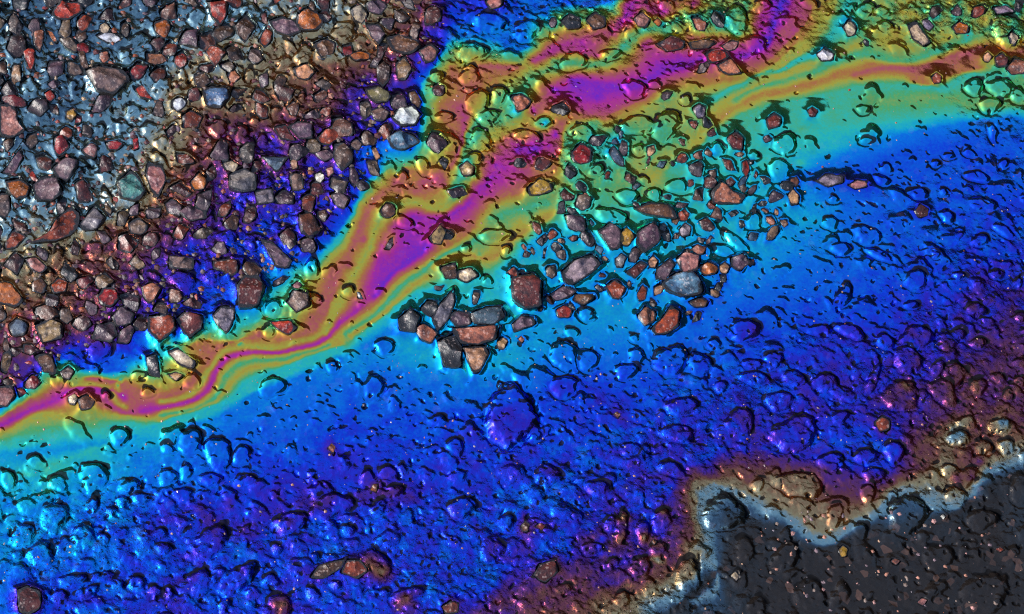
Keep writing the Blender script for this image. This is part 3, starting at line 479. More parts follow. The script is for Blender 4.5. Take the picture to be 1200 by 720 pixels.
# ------------------------------------------------------------------ loose stones that stand out of the oil
LOOSE = [
 # in the steel-blue oil
 ('A', 'red', 'salmon red wedge-shaped stone pointing down, beside small pale grain in steel-blue oil', (730, 15), (800, 10), (795, 60), (775, 95), (745, 65)),
 ('A', 'orange', 'small orange chip with pale tip beside the red wedge-shaped stone', (540, 85), (585, 70), (600, 100), (580, 145), (545, 120)),
 ('A', 'white', 'bright white quartz chip lying in the steel-blue oil', (335, 130), (370, 118), (400, 120), (428, 140), (405, 160), (370, 150)),
 ('A', 'cream', 'small cream chip touching the bright white quartz chip', (350, 95), (372, 80), (388, 105), (372, 125), (352, 118)),
 ('A', 'red', 'small pointed red stone at the end of a black crack in the steel-blue oil', (472, 312), (500, 303), (537, 354), (490, 342)),
 ('A', 'blue', 'smooth slate-blue pebble with a dark rim in the brown oil', (715, 325), (745, 310), (800, 320), (808, 355), (775, 385), (725, 380)),
 ('A', 'pink', 'large speckled pinkish red stone in the steel-blue oil beside a black hollow', (0, 375), (45, 375), (60, 405), (62, 440), (90, 465), (40, 488), (0, 480)),
 ('A', 'mauve', 'squarish mauve stone right beside the small orange-brown stone', (115, 655), (150, 630), (200, 630), (218, 680), (185, 712), (130, 710)),
 ('A', 'orange', 'small orange-brown stone right beside the squarish mauve stone', (20, 645), (70, 635), (105, 665), (95, 695), (55, 705), (30, 680)),
 ('A', 'red', 'broad mottled dark red stone among brown stones in the steel-blue oil', (180, 50), (215, 10), (280, 15), (290, 45), (240, 75), (200, 70)),
 ('A', 'red', 'narrow upright red stone with pale streaks beside a flat blue-grey patch', (80, 185), (100, 170), (125, 180), (120, 230), (108, 257), (90, 220)),
 ('A', 'salmon', 'narrow upright salmon pink stone beside an orange sliver', (118, 115), (150, 105), (155, 140), (140, 187), (118, 160)),
 ('A', 'orange', 'thin orange sliver between a pink stone and a taupe stone', (162, 108), (182, 112), (203, 150), (188, 150)),
 ('A', 'mauve', 'wide mauve-grey stone above the squarish mauve stone', (185, 600), (225, 560), (275, 570), (270, 600), (235, 640), (200, 630)),
 ('A', 'purple', 'long dark purple shard leaning in the pale steel-blue oil', (8, 612), (70, 530), (82, 560), (45, 622)),
 ('A', 'grey', 'grey-green blocky pebble beside a small cream pebble', (805, 620), (855, 600), (900, 620), (895, 675), (850, 682), (805, 665)),
 ('A', 'cream', 'small cream pebble beside the grey-green blocky pebble', (780, 575), (815, 568), (842, 590), (815, 615), (790, 605)),
 ('A', 'pink', 'upright beige-pink stone inside a black curved rim beside the mottled teal pebble', (520, 580), (570, 590), (582, 640), (555, 702), (530, 670), (512, 620)),
 ('A', 'teal', 'mottled teal and yellow-green pebble beside the beige-pink stone', (412, 650), (460, 605), (490, 640), (512, 682), (480, 712), (420, 700)),
 ('A', 'orange', 'rounded orange pebble at the border of brown and violet oil', (668, 645), (700, 612), (732, 645), (715, 672), (680, 672)),
 ('A', 'ochre', 'small ochre pebble with dark red neighbour in the steel-blue oil', (230, 395), (255, 385), (272, 410), (250, 430), (232, 418)),
 ('A', 'crimson', 'small dark red pebble touching the ochre pebble', (268, 408), (288, 412), (285, 434), (262, 436)),
 ('A', 'brown', 'thin dark brown upright sliver beside a taupe stone', (273, 165), (295, 178), (312, 245), (286, 252)),
 ('A', 'taupe', 'wide flat taupe stone with a reddish edge in the steel-blue oil', (300, 258), (350, 240), (425, 252), (455, 285), (400, 340), (340, 322)),
 ('A', 'taupe', 'small taupe stone beside the thin dark brown sliver', (208, 140), (250, 135), (272, 165), (268, 190), (230, 170)),
 ('A', 'taupe', 'rounded taupe stone under the thin dark brown sliver', (240, 222), (278, 232), (290, 262), (262, 272), (240, 258)),
 ('A', 'crimson', 'tiny bright crimson chip on the edge of the wide flat taupe stone', (415, 268), (452, 248), (455, 262), (430, 276)),
 ('A', 'crimson', 'small upright crimson chip at the border of steel-blue and brown oil', (465, 490), (485, 486), (488, 522), (470, 532)),
 ('A', 'salmon', 'small salmon chip above the wide flat taupe stone', (348, 190), (378, 185), (386, 212), (362, 228), (350, 214)),
 ('A', 'white', 'white pebble with small black hollows at the border of the brown oil', (602, 360), (630, 345), (655, 358), (650, 382), (622, 398), (606, 384)),
 ('A', 'red', 'small red chip in open steel-blue oil beside dark grit', (155, 335), (178, 318), (196, 345), (172, 364)),
 ('A', 'crimson', 'dark crimson chunk above the wide mauve-grey stone', (190, 490), (220, 478), (245, 520), (205, 557), (190, 530)),
 ('A', 'pink', 'curved pink stone between the mauve-grey stone and a crimson chip', (285, 530), (320, 508), (345, 520), (335, 560), (305, 552)),
 ('A', 'crimson', 'flat crimson chip beside the curved pink stone', (372, 506), (410, 498), (436, 512), (410, 532), (380, 528)),
 # in the brown and olive oil
 ('B', 'orange', 'glossy bright orange pebble beside a long mauve-grey stone', (145, 60), (175, 38), (215, 50), (235, 85), (215, 110), (165, 114), (140, 90)),
 ('B', 'mauve', 'long mauve-grey stone beside the glossy bright orange pebble', (45, 80), (90, 65), (140, 85), (157, 115), (115, 132), (70, 117)),
 ('B', 'rust', 'rusty upright pebble at the end of the long mauve-grey stone', (8, 150), (35, 103), (58, 115), (55, 145), (30, 172)),
 ('B', 'cream', 'pale cream crumbly stone in the olive-grey oil', (333, 35), (365, 20), (392, 55), (372, 88), (340, 72)),
 ('B', 'mauve', 'mauve stone with a red edge beside the pale cream stone', (385, 15), (430, 2), (462, 25), (435, 57), (395, 47)),
 ('B', 'brown', 'large flat tan-brown stone beneath a thick black rim', (460, 140), (500, 125), (565, 150), (582, 172), (530, 197), (480, 182)),
 ('B', 'pink', 'purple-pink stone at the tip of the thick black rim', (570, 180), (610, 160), (642, 180), (625, 217), (595, 227)),
 ('B', 'orange', 'low oblong orange-brown stone in the olive-grey oil', (325, 198), (360, 182), (400, 192), (398, 210), (350, 216)),
 ('B', 'peach', 'soft peach-orange stone with worn top in the olive-grey oil', (130, 245), (175, 230), (207, 260), (180, 287), (140, 277)),
 ('B', 'brown', 'brown stone with reddish base behind the peach-orange stone', (205, 160), (250, 140), (278, 160), (268, 200), (225, 205)),
 ('B', 'mauve', 'pinkish mauve stone with dark red flank above the flat tan-brown stone', (385, 92), (430, 90), (455, 130), (430, 160), (400, 130)),
 ('B', 'grey', 'pale grey wedge beside a crimson spot in the olive-grey oil', (505, 5), (545, 0), (560, 40), (525, 30)),
 # in the blue oil up to the rainbow
 ('B', 'white', 'large bright white pebble in blue oil next to the rainbow edge', (478, 420), (500, 385), (550, 378), (577, 410), (560, 442), (508, 450)),
 ('B', 'brown', 'upright dark brown stone just above the large bright white pebble', (535, 330), (560, 323), (580, 360), (570, 388), (545, 365)),
 ('B', 'olive', 'olive-brown stone with flat top in blue oil', (385, 320), (430, 310), (477, 340), (460, 362), (420, 367), (395, 345)),
 ('B', 'taupe', 'round taupe stone below the olive-brown flat stone', (400, 395), (440, 380), (470, 400), (450, 430), (415, 425)),
 ('B', 'blue', 'slate-blue stone with a brown end below the large bright white pebble', (458, 490), (500, 465), (550, 480), (575, 505), (520, 532), (475, 522)),
 ('B', 'rust', 'glossy brown-orange pebble with a thick black outline in blue oil', (213, 490), (245, 460), (285, 460), (292, 490), (255, 517), (225, 510)),
 ('B', 'purple', 'bright purple-pink flat stone beside the glossy brown-orange pebble', (115, 450), (150, 430), (197, 445), (197, 490), (150, 492)),
 ('B', 'maroon', 'dull maroon stone adjoining the bright purple-pink stone', (62, 455), (105, 442), (118, 470), (140, 500), (85, 492)),
 ('B', 'slate', 'triangular grey-green stone pointing down in blue oil', (18, 556), (110, 558), (72, 614)),
 ('B', 'taupe', 'upright taupe block near a round white pebble', (118, 618), (160, 613), (167, 672), (125, 677)),
 ('B', 'mauve', 'flat mauve stone above the round white pebble', (205, 545), (250, 528), (278, 552), (240, 572)),
 ('B', 'white', 'small round white pebble in blue oil beside the upright taupe block', (205, 615), (228, 606), (242, 628), (226, 648), (208, 640)),
 ('B', 'grey', 'square pale grey stone in blue oil near the upright taupe block', (-5, 676), (55, 668), (62, 716), (5, 724)),
 ('B', 'peach', 'small peach shard between triangular grey-green stone and mauve stone', (118, 560), (138, 556), (148, 592), (126, 602)),
 ('B', 'taupe', 'small round grey-brown pebble in open blue oil', (330, 505), (355, 492), (375, 512), (358, 536), (335, 530)),
 ('B', 'peach', 'small cream-orange sliver in blue oil', (405, 525), (420, 518), (437, 555), (422, 568)),
 ('B', 'pink', 'small rose pink pebble against the dark ridge in blue oil', (245, 595), (268, 588), (275, 612), (252, 626)),
 ('B', 'mauve', 'pale lilac oblong stone beside the black bubble ring', (262, 690), (290, 680), (330, 702), (310, 740), (280, 728)),
 ('E', 'rust', 'long rust-red shard with a raised peak in the pale steel-blue oil', (108, 137), (175, 100), (195, 60), (250, 13), (277, 35), (272, 85), (245, 112), (200, 132)),
 ('E', 'grey', 'smooth pointed grey pebble next to the long rust-red shard', (278, 75), (330, 13), (372, 55), (340, 92), (300, 97)),
 ('E', 'rust', 'rough orange-red stone by itself near the long rust-red shard', (18, 140), (45, 93), (92, 115), (60, 152), (20, 162)),
 ('E', 'pink', 'long slanting pink stone in the grey-brown oil', (88, 195), (125, 188), (167, 225), (140, 247), (105, 227)),
 ('E', 'orange', 'large flat orange-brown stone in the grey-brown oil', (-5, 278), (45, 288), (80, 340), (60, 367), (-5, 347)),
 ('E', 'brown', 'rounded brown pebble beside another rounded brown pebble', (110, 280), (140, 262), (168, 285), (150, 317), (115, 310)),
 ('E', 'rust', 'rounded orange-brown pebble leaning on a dark hollow', (175, 290), (205, 262), (240, 275), (232, 310), (190, 316)),
 ('E', 'crimson', 'bright crimson stone with an orange corner in violet-brown oil', (343, 330), (360, 298), (400, 298), (422, 335), (390, 364), (358, 357)),
 ('E', 'salmon', 'coral pink crumbly stone at the border of violet and blue oil', (498, 295), (535, 278), (567, 300), (545, 337), (520, 352), (503, 325)),
 ('E', 'taupe', 'small rectangular brown stone with dark outline in blue oil', (593, 183), (682, 193), (677, 232), (598, 227)),
 ('E', 'mauve', 'mauve angular stone above a smooth dark mauve stone', (393, 400), (425, 363), (472, 390), (460, 422), (410, 432)),
 ('E', 'purple', 'smooth dark mauve stone under the mauve angular stone', (425, 445), (460, 425), (475, 440), (450, 492), (412, 487)),
 ('E', 'rust', 'dark rust domed stone at the green edge beside the maroon domed stone', (518, 400), (610, 398), (617, 440), (560, 487), (523, 450)),
 ('E', 'maroon', 'dark maroon domed stone with a lilac patch beside the rust domed stone', (620, 410), (650, 383), (712, 400), (707, 440), (665, 472), (640, 447)),
 ('E', 'lilac', 'pale lilac stone with a rusty side in turquoise oil', (748, 395), (775, 363), (822, 370), (822, 410), (795, 457), (765, 432)),
 ('E', 'maroon', 'tall dark maroon block with a violet sheen in blue oil', (833, 290), (860, 258), (905, 253), (930, 300), (905, 362), (838, 367)),
 ('E', 'cream', 'smooth cream-olive oblong stone lying in pink oil', (588, 522), (625, 512), (687, 555), (677, 582), (630, 567)),
 ('E', 'peach', 'small peach pebble beside the cream-olive oblong stone', (590, 600), (620, 590), (645, 605), (618, 622)),
 ('E', 'mauve', 'broad mauve-pink stone beside a small dark green pebble', (620, 30), (665, 8), (720, 25), (725, 50), (670, 62)),
 ('E', 'tan', 'large tan stone with mixed grains in brown-violet oil', (123, 430), (180, 408), (222, 430), (217, 472), (150, 492)),
 ('E', 'slate', 'round dark green-black pebble inside a black hollow', (30, 430), (60, 403), (98, 425), (90, 462), (45, 467)),
 ('E', 'pink', 'violet-pink pebble with black outline where brown oil meets blue and green fringe', (-5, 645), (40, 638), (54, 680), (25, 712), (-5, 712)),
 ('E', 'taupe', 'taupe pebble at the head of the green fringe', (212, 590), (240, 572), (262, 590), (245, 617), (220, 612)),
 ('E', 'dark', 'upright black-green block in the green fringe', (513, 540), (550, 530), (562, 610), (525, 602)),
 ('E', 'brown', 'brown stone lying in a pale yellow ring in the rainbow', (272, 690), (305, 672), (335, 695), (318, 722), (282, 726)),
 ('E', 'cream', 'pale crumbly stone lying in the yellow ring beside a brown stone', (238, 680), (262, 668), (278, 690), (262, 708), (240, 702)),
 ('E', 'taupe', 'mid-brown stone with twin neighbour in brown oil near pink shard', (450, 70), (485, 50), (525, 80), (500, 110), (460, 105)),
 ('F', 'mauve', 'long mauve stone slanting down in blue oil', (18, 128), (60, 138), (122, 200), (112, 227), (70, 222)),
 ('F', 'taupe', 'large pale taupe stone at the green edge', (108, 350), (130, 308), (182, 318), (187, 362), (140, 384)),
 ('F', 'red', 'flat scarlet stone with black underside at the pink edge', (48, 415), (120, 413), (142, 435), (115, 462), (75, 442)),
 ('F', 'pink', 'small round pink pebble on top of the pale taupe stone', (128, 285), (148, 270), (162, 285), (150, 302), (132, 300)),
 # the clusters in turquoise oil
 ('F', 'grey', 'tall pointed grey stone leading the small cluster in turquoise oil', (618, 400), (645, 355), (690, 308), (697, 350), (672, 410), (640, 447)),
 ('F', 'salmon', 'rounded salmon stone with curled edge beside the tall pointed grey stone', (553, 440), (590, 423), (637, 455), (615, 492), (580, 477)),
 ('F', 'salmon', 'long salmon bar-shaped stone in the small turquoise cluster', (693, 440), (852, 433), (842, 477), (775, 497), (713, 492)),
 ('F', 'peach', 'salmon triangular stone pointing down under the long salmon bar', (723, 510), (800, 503), (817, 530), (785, 592), (763, 597)),
 ('F', 'purple', 'purple-brown stone just above the long salmon bar', (678, 400), (700, 378), (752, 385), (752, 427), (700, 432)),
 ('F', 'dark', 'blue-black glossy oval stone beside the salmon triangular stone', (638, 490), (690, 463), (722, 510), (717, 577), (658, 572)),
 ('F', 'dark', 'blue-black glossy lump, outermost of the small turquoise cluster', (498, 410), (540, 373), (577, 400), (560, 452), (508, 447)),
 ('F', 'dark', 'small round black lump touching the tall pointed grey stone', (578, 372), (600, 343), (638, 348), (640, 380), (608, 398)),
 ('F', 'slate', 'teal and black stone at the end of the purple-brown stone', (753, 390), (800, 368), (860, 363), (872, 400), (830, 427), (768, 422)),
 ('F', 'tan', 'small tan stone off the end of the long salmon bar', (845, 488), (865, 468), (885, 478), (872, 512), (852, 512)),
 ('F', 'brown', 'dark brown stone joined to a cream stone in a yellow-green ring', (648, 225), (700, 208), (707, 262), (665, 264)),
 ('F', 'cream', 'cream stone joined to a dark brown stone in a yellow-green ring', (709, 235), (760, 228), (782, 255), (740, 277), (709, 267)),
 ('F', 'brown', 'round brown pebble in violet oil inside a black ring', (437, 25), (455, 0), (485, 8), (488, 38), (462, 52), (442, 44)),
 ('F', 'tan', 'triangular tan stone with black edges in violet oil', (608, 120), (648, 72), (668, 100), (650, 142), (620, 140)),
 ('G', 'maroon', 'large glossy maroon stone with a blocky foot in turquoise oil', (-5, 262), (70, 253), (100, 280), (97, 362), (40, 372), (0, 335)),
 ('G', 'rust', 'orange-brown knob on the back of the glossy maroon stone', (-20, 240), (5, 222), (20, 238), (18, 262), (-10, 262)),
 ('G', 'lilac', 'large smooth lilac-grey oval pebble in turquoise oil', (178, 240), (215, 203), (280, 183), (310, 215), (260, 257), (215, 285), (178, 270)),
 ('G', 'mauve', 'mauve stone with a brown foot beside a yellow-orange stone', (303, 100), (345, 68), (382, 95), (377, 157), (345, 162)),
 ('G', 'ochre', 'yellow-orange crumbly stone between two mauve stones', (370, 115), (400, 83), (432, 115), (405, 152), (378, 142)),
 ('G', 'purple', 'upright dark mauve stone with a crack beside the yellow-orange stone', (438, 105), (495, 68), (522, 100), (512, 140), (465, 172), (438, 140)),
 ('G', 'blue', 'large slate-blue shield-shaped stone with thick black outline', (528, 280), (575, 248), (630, 238), (662, 280), (668, 317), (600, 327), (543, 307)),
 ('G', 'pink', 'pink-mauve block behind the slate-blue shield-shaped stone', (578, 200), (600, 173), (657, 185), (652, 232), (600, 247)),
 ('G', 'purple', 'dark leaning purple slab beside the pink-mauve block', (508, 230), (555, 193), (572, 215), (537, 272), (503, 262)),
 ('G', 'salmon', 'small salmon pebble at the top of a dark gap near the pink-mauve block', (628, 160), (650, 143), (680, 152), (675, 176), (645, 180)),
 ('G', 'orange', 'orange-brown oblong stone beside a small peach pebble', (655, 225), (690, 205), (724, 225), (715, 247), (670, 252)),
 ('G', 'peach', 'small peach pebble at the end of the orange-brown oblong stone', (727, 218), (748, 203), (766, 222), (752, 247), (732, 242)),
 ('G', 'purple', 'purple-pink stone inside a black crook at the cluster end', (768, 190), (810, 178), (837, 205), (800, 237), (773, 222)),
 ('G', 'rust', 'rusty four-cornered stone standing alone between the clusters', (328, 290), (360, 268), (402, 300), (375, 337), (350, 332)),
 ('G', 'mauve', 'low mauve stone under the large lilac-grey oval pebble', (133, 320), (180, 288), (225, 308), (200, 330), (150, 342)),
 ('G', 'brown', 'dark brown sliver at the end of the low mauve stone', (222, 318), (285, 318), (288, 335), (250, 356), (215, 340)),
 ('G', 'red', 'small pinkish red stone below the low mauve stone', (152, 375), (182, 358), (212, 375), (200, 400), (162, 400)),
 ('G', 'maroon', 'slanting maroon stone behind a small peach-pink pebble', (398, 242), (450, 203), (476, 215), (432, 262)),
 ('G', 'peach', 'small peach-pink pebble at the tip of the slanting maroon stone', (478, 200), (495, 182), (512, 200), (502, 225), (482, 222)),
 ('G', 'rust', 'small upright rusty stone above a ringed rusty stone', (438, 318), (458, 285), (474, 300), (468, 337), (445, 340)),
 ('G', 'salmon', 'rusty pink stone set in a thick black ring', (440, 395), (465, 363), (502, 380), (502, 410), (465, 432)),
 ('G', 'rust', 'large rusty orange stone with a knob, outermost of the big cluster in blue oil', (488, 442), (530, 400), (553, 363), (588, 383), (583, 432), (540, 457), (503, 462)),
 ('G', 'brown', 'thin brown stone under the slate-blue shield-shaped stone', (622, 345), (660, 330), (688, 342), (680, 362), (640, 362)),
 ('G', 'mauve', 'mauve stone with dark foot in blue oil below the glossy maroon stone', (0, 425), (30, 395), (72, 402), (78, 425), (40, 440), (5, 452)),
 ('G', 'brown', 'long brown-pink ridge-shaped stone at the back of the big cluster', (428, 18), (480, -2), (560, 8), (577, 52), (520, 47), (470, 37)),
 ('G', 'rust', 'rusty red knob at the end of the brown-pink ridge stone', (580, 35), (605, 18), (625, 35), (612, 60), (588, 58)),
 ('G', 'lilac', 'small lilac-pink stone under the brown-pink ridge stone', (585, 95), (605, 67), (630, 80), (622, 110), (595, 117)),
 ('G', 'salmon', 'tiny salmon pebble below the mauve stone in blue oil', (20, 475), (32, 462), (44, 474), (34, 488)),
 ('G', 'grey', 'upright grey chip in the gap behind the slate-blue shield', (360, 195), (385, 175), (402, 190), (385, 225), (365, 222)),
 # in the rainbow
 ('B', 'pink', 'rounded pink stone in blue oil bordering the green and magenta bands', (805, 8), (835, -10), (868, 2), (862, 30), (825, 38)),
 ('B', 'tan', 'tan pebble half sunk in green oil', (712, 592), (740, 570), (768, 590), (760, 620), (725, 622)),
 ('C', 'salmon', 'salmon pebble under a black cap beside a green streak', (-5, 345), (38, 333), (67, 360), (50, 387), (18, 397)),
 ('C', 'crimson', 'bright crimson pebble in a green and yellow hollow', (208, 540), (240, 508), (277, 530), (277, 572), (240, 582), (213, 572)),
 ('C', 'red', 'bright coral red flat stone beside a pale pink oblong pebble', (678, 195), (700, 178), (752, 185), (762, 205), (700, 227)),
 ('C', 'salmon', 'coral and brown stone just under the coral red flat stone', (718, 232), (768, 210), (807, 262), (760, 268), (733, 254)),
 ('C', 'pink', 'pale pink oblong pebble in violet oil', (733, 167), (770, 145), (797, 150), (785, 177), (755, 182)),
 ('C', 'maroon', 'dark brown stone with black crest in violet oil', (510, 160), (560, 130), (607, 150), (600, 175), (540, 185)),
 ('C', 'brown', 'long brown bar-shaped stone beside the black-crested brown stone', (620, 152), (690, 142), (715, 155), (690, 172), (630, 175)),
 ('C', 'salmon', 'broad salmon red stone in turquoise oil at the back of the big cluster', (698, 682), (735, 643), (780, 680), (817, 690), (802, 720), (708, 720)),
 ('C', 'red', 'upright red chip in turquoise oil beside a black ridge', (808, 575), (825, 562), (835, 600), (822, 625), (810, 605)),
 ('C', 'maroon', 'dark plum stone with black shoulder in turquoise oil', (755, 490), (785, 465), (812, 490), (808, 530), (770, 525)),
 ('C', 'slate', 'slanting dark slate stone beside the bright crimson pebble', (340, 540), (355, 515), (390, 560), (393, 592), (360, 575)),
 ('C', 'ochre', 'large ochre pebble with black cap in olive oil', (55, 665), (95, 635), (142, 650), (140, 675), (95, 690), (60, 690)),
 ('C', 'orange', 'small orange pebble in violet oil beside a brown stone', (495, 80), (512, 65), (528, 80), (514, 97)),
 ('C', 'pink', 'brown-pink stone with black crest near the small orange pebble', (428, 70), (455, 45), (485, 72), (470, 100), (440, 95)),
 ('C', 'brown', 'brown oval stone beside a black-green stone in green oil', (258, 75), (290, 48), (328, 65), (325, 98), (285, 108)),
 ('C', 'dark', 'black-green stone beside the brown oval stone', (172, 78), (200, 53), (240, 68), (238, 100), (195, 107)),
 ('C', 'lilac', 'pale lilac stone at the edge of olive and turquoise oil', (635, 385), (655, 368), (680, 380), (675, 415), (650, 420)),
 ('D', 'cream', 'cream pebble under a black cap in cyan streak', (262, 100), (285, 72), (310, 95), (305, 125), (280, 132)),
 ('D', 'lilac', 'pale lilac pebble with black edge behind a cream stone', (540, 75), (560, 68), (582, 95), (568, 112), (545, 98)),
 ('D', 'cream', 'long cream stone with dark end in olive oil', (488, 95), (520, 80), (548, 120), (568, 150), (545, 167), (505, 140)),
 ('D', 'lilac', 'long pale pinkish stone at the border of the green pebbly mound', (783, 32), (835, 20), (868, 45), (800, 52)),
 ('D', 'orange', 'orange-tan ringed pebble in olive oil', (645, 100), (672, 78), (705, 95), (700, 120), (660, 122)),
 ('D', 'rust', 'small rust red pebble on the pink-brown stripe', (573, 275), (590, 256), (610, 270), (605, 295), (580, 296)),
 ('D', 'white', 'white and black pebble in the cyan streak', (168, 195), (195, 172), (232, 190), (225, 215), (185, 220)),
 ('D', 'maroon', 'small red-brown pebble in smooth turquoise oil', (138, 392), (155, 378), (174, 390), (165, 412), (145, 412)),
 ('D', 'maroon', 'maroon capped pale pebble at the edge of smooth turquoise oil', (-10, 425), (20, 400), (46, 418), (40, 448), (0, 458)),
 ('D', 'cream', 'pale stone on the green pebbly mound', (838, 135), (858, 112), (880, 135), (865, 165), (845, 160)),
 ('D', 'peach', 'small cream-orange pebble at the end of the pink-brown stripe', (755, 200), (772, 186), (788, 202), (775, 222), (758, 218)),
 ('D', 'lilac', 'long mauve pebble with black crest where turquoise turns blue', (165, 640), (205, 615), (260, 622), (262, 645), (210, 660)),
 ('D', 'pink', 'smaller pinkish pebble with black crest where turquoise turns blue', (283, 655), (310, 635), (345, 640), (350, 658), (305, 668)),
 ('D', 'peach', 'rusty peach pebble at the rim of the smooth turquoise oil', (68, 690), (85, 665), (108, 690), (104, 722), (80, 722)),
 ('D', 'maroon', 'dark rusty stone joined to a black ridge on the stripe end', (795, 205), (820, 190), (845, 210), (838, 238), (802, 238)),
 # in the blue oil
 ('H', 'maroon', 'small round rusty black pebble in azure oil', (513, 25), (535, 0), (563, 15), (560, 40), (530, 48)),
 ('J', 'brown', 'pointed brown stone with black outline in blue oil beside a maroon stone', (193, 592), (220, 550), (312, 528), (300, 557), (240, 597)),
 ('J', 'rust', 'maroon-orange stone tucked against the olive disc-shaped stone', (300, 577), (320, 533), (365, 533), (393, 570), (355, 597)),
 ('J', 'rust', 'small wedge of rusty stone alone in blue-violet oil', (650, 697), (685, 676), (714, 684), (708, 716), (665, 722)),
 ('J', 'salmon', 'small coral chip in a black ring in azure oil', (252, 138), (265, 118), (279, 132), (272, 155)),
 ('J', 'orange', 'small orange-brown chip at a black hollow in violet-blue oil', (400, 285), (412, 262), (430, 265), (422, 292)),
 ('I', 'maroon', 'dark reddish brown block half sunk in royal blue oil far from other stones', (62, 640), (95, 625), (140, 645), (142, 700), (100, 725), (68, 715)),
 ('K', 'maroon', 'glossy dark maroon stone with red face in violet oil', (73, 592), (95, 548), (150, 533), (163, 570), (115, 612)),
 ('K', 'red', 'small coral red pebble beside a small brown pebble in blue oil', (83, 412), (98, 400), (117, 410), (104, 428)),
 ('K', 'brown', 'small brown pebble beside the small coral red pebble', (30, 412), (45, 392), (62, 405), (55, 430), (36, 430)),
 ('K', 'orange', 'tiny bright orange grain among the olive lumps', (490, 465), (500, 456), (508, 468), (498, 478)),
 ('K', 'rust', 'tiny rusty pebble in open blue oil beside a black crescent', (355, 18), (368, 8), (382, 18), (372, 32)),
 ('L', 'ochre', 'yellow pebble lying in the dark clear pool', (245, 495), (262, 478), (280, 492), (275, 518), (256, 522)),
 ('L', 'salmon', 'coral pebble lying in the dark clear pool', (430, 535), (445, 522), (464, 534), (450, 548)),
 ('L', 'pink', 'small dull pink pebble deep in the dark pool', (522, 680), (540, 662), (560, 672), (545, 692)),
 ('L', 'rust', 'rusty red round stone with black rim in violet oil', (373, 48), (398, 25), (427, 40), (425, 72), (392, 80)),
 ('L', 'rust', 'small rusty chip at the edge of the dark pool', (798, 492), (815, 484), (830, 494), (815, 504)),
 ('L', 'white', 'pale grain on the steel-blue rim of the dark pool', (605, 376), (614, 368), (624, 378), (615, 390)),
 ('K', 'cream', 'pale pinkish stone in dark oil next to a black hollow', (768, 585), (785, 568), (800, 588), (788, 606)),
]
for e in LOOSE:
    tile, col, lab = e[:3]
    add_stone(P(tile, *e[3:]), col, lab, hfac=.46 if tile in 'ABEFG' else (.38 if tile in 'CD' else .28), tone=1.0 if tile in 'ABCDEFG' else .62)
N_LOOSE = len(STONES)

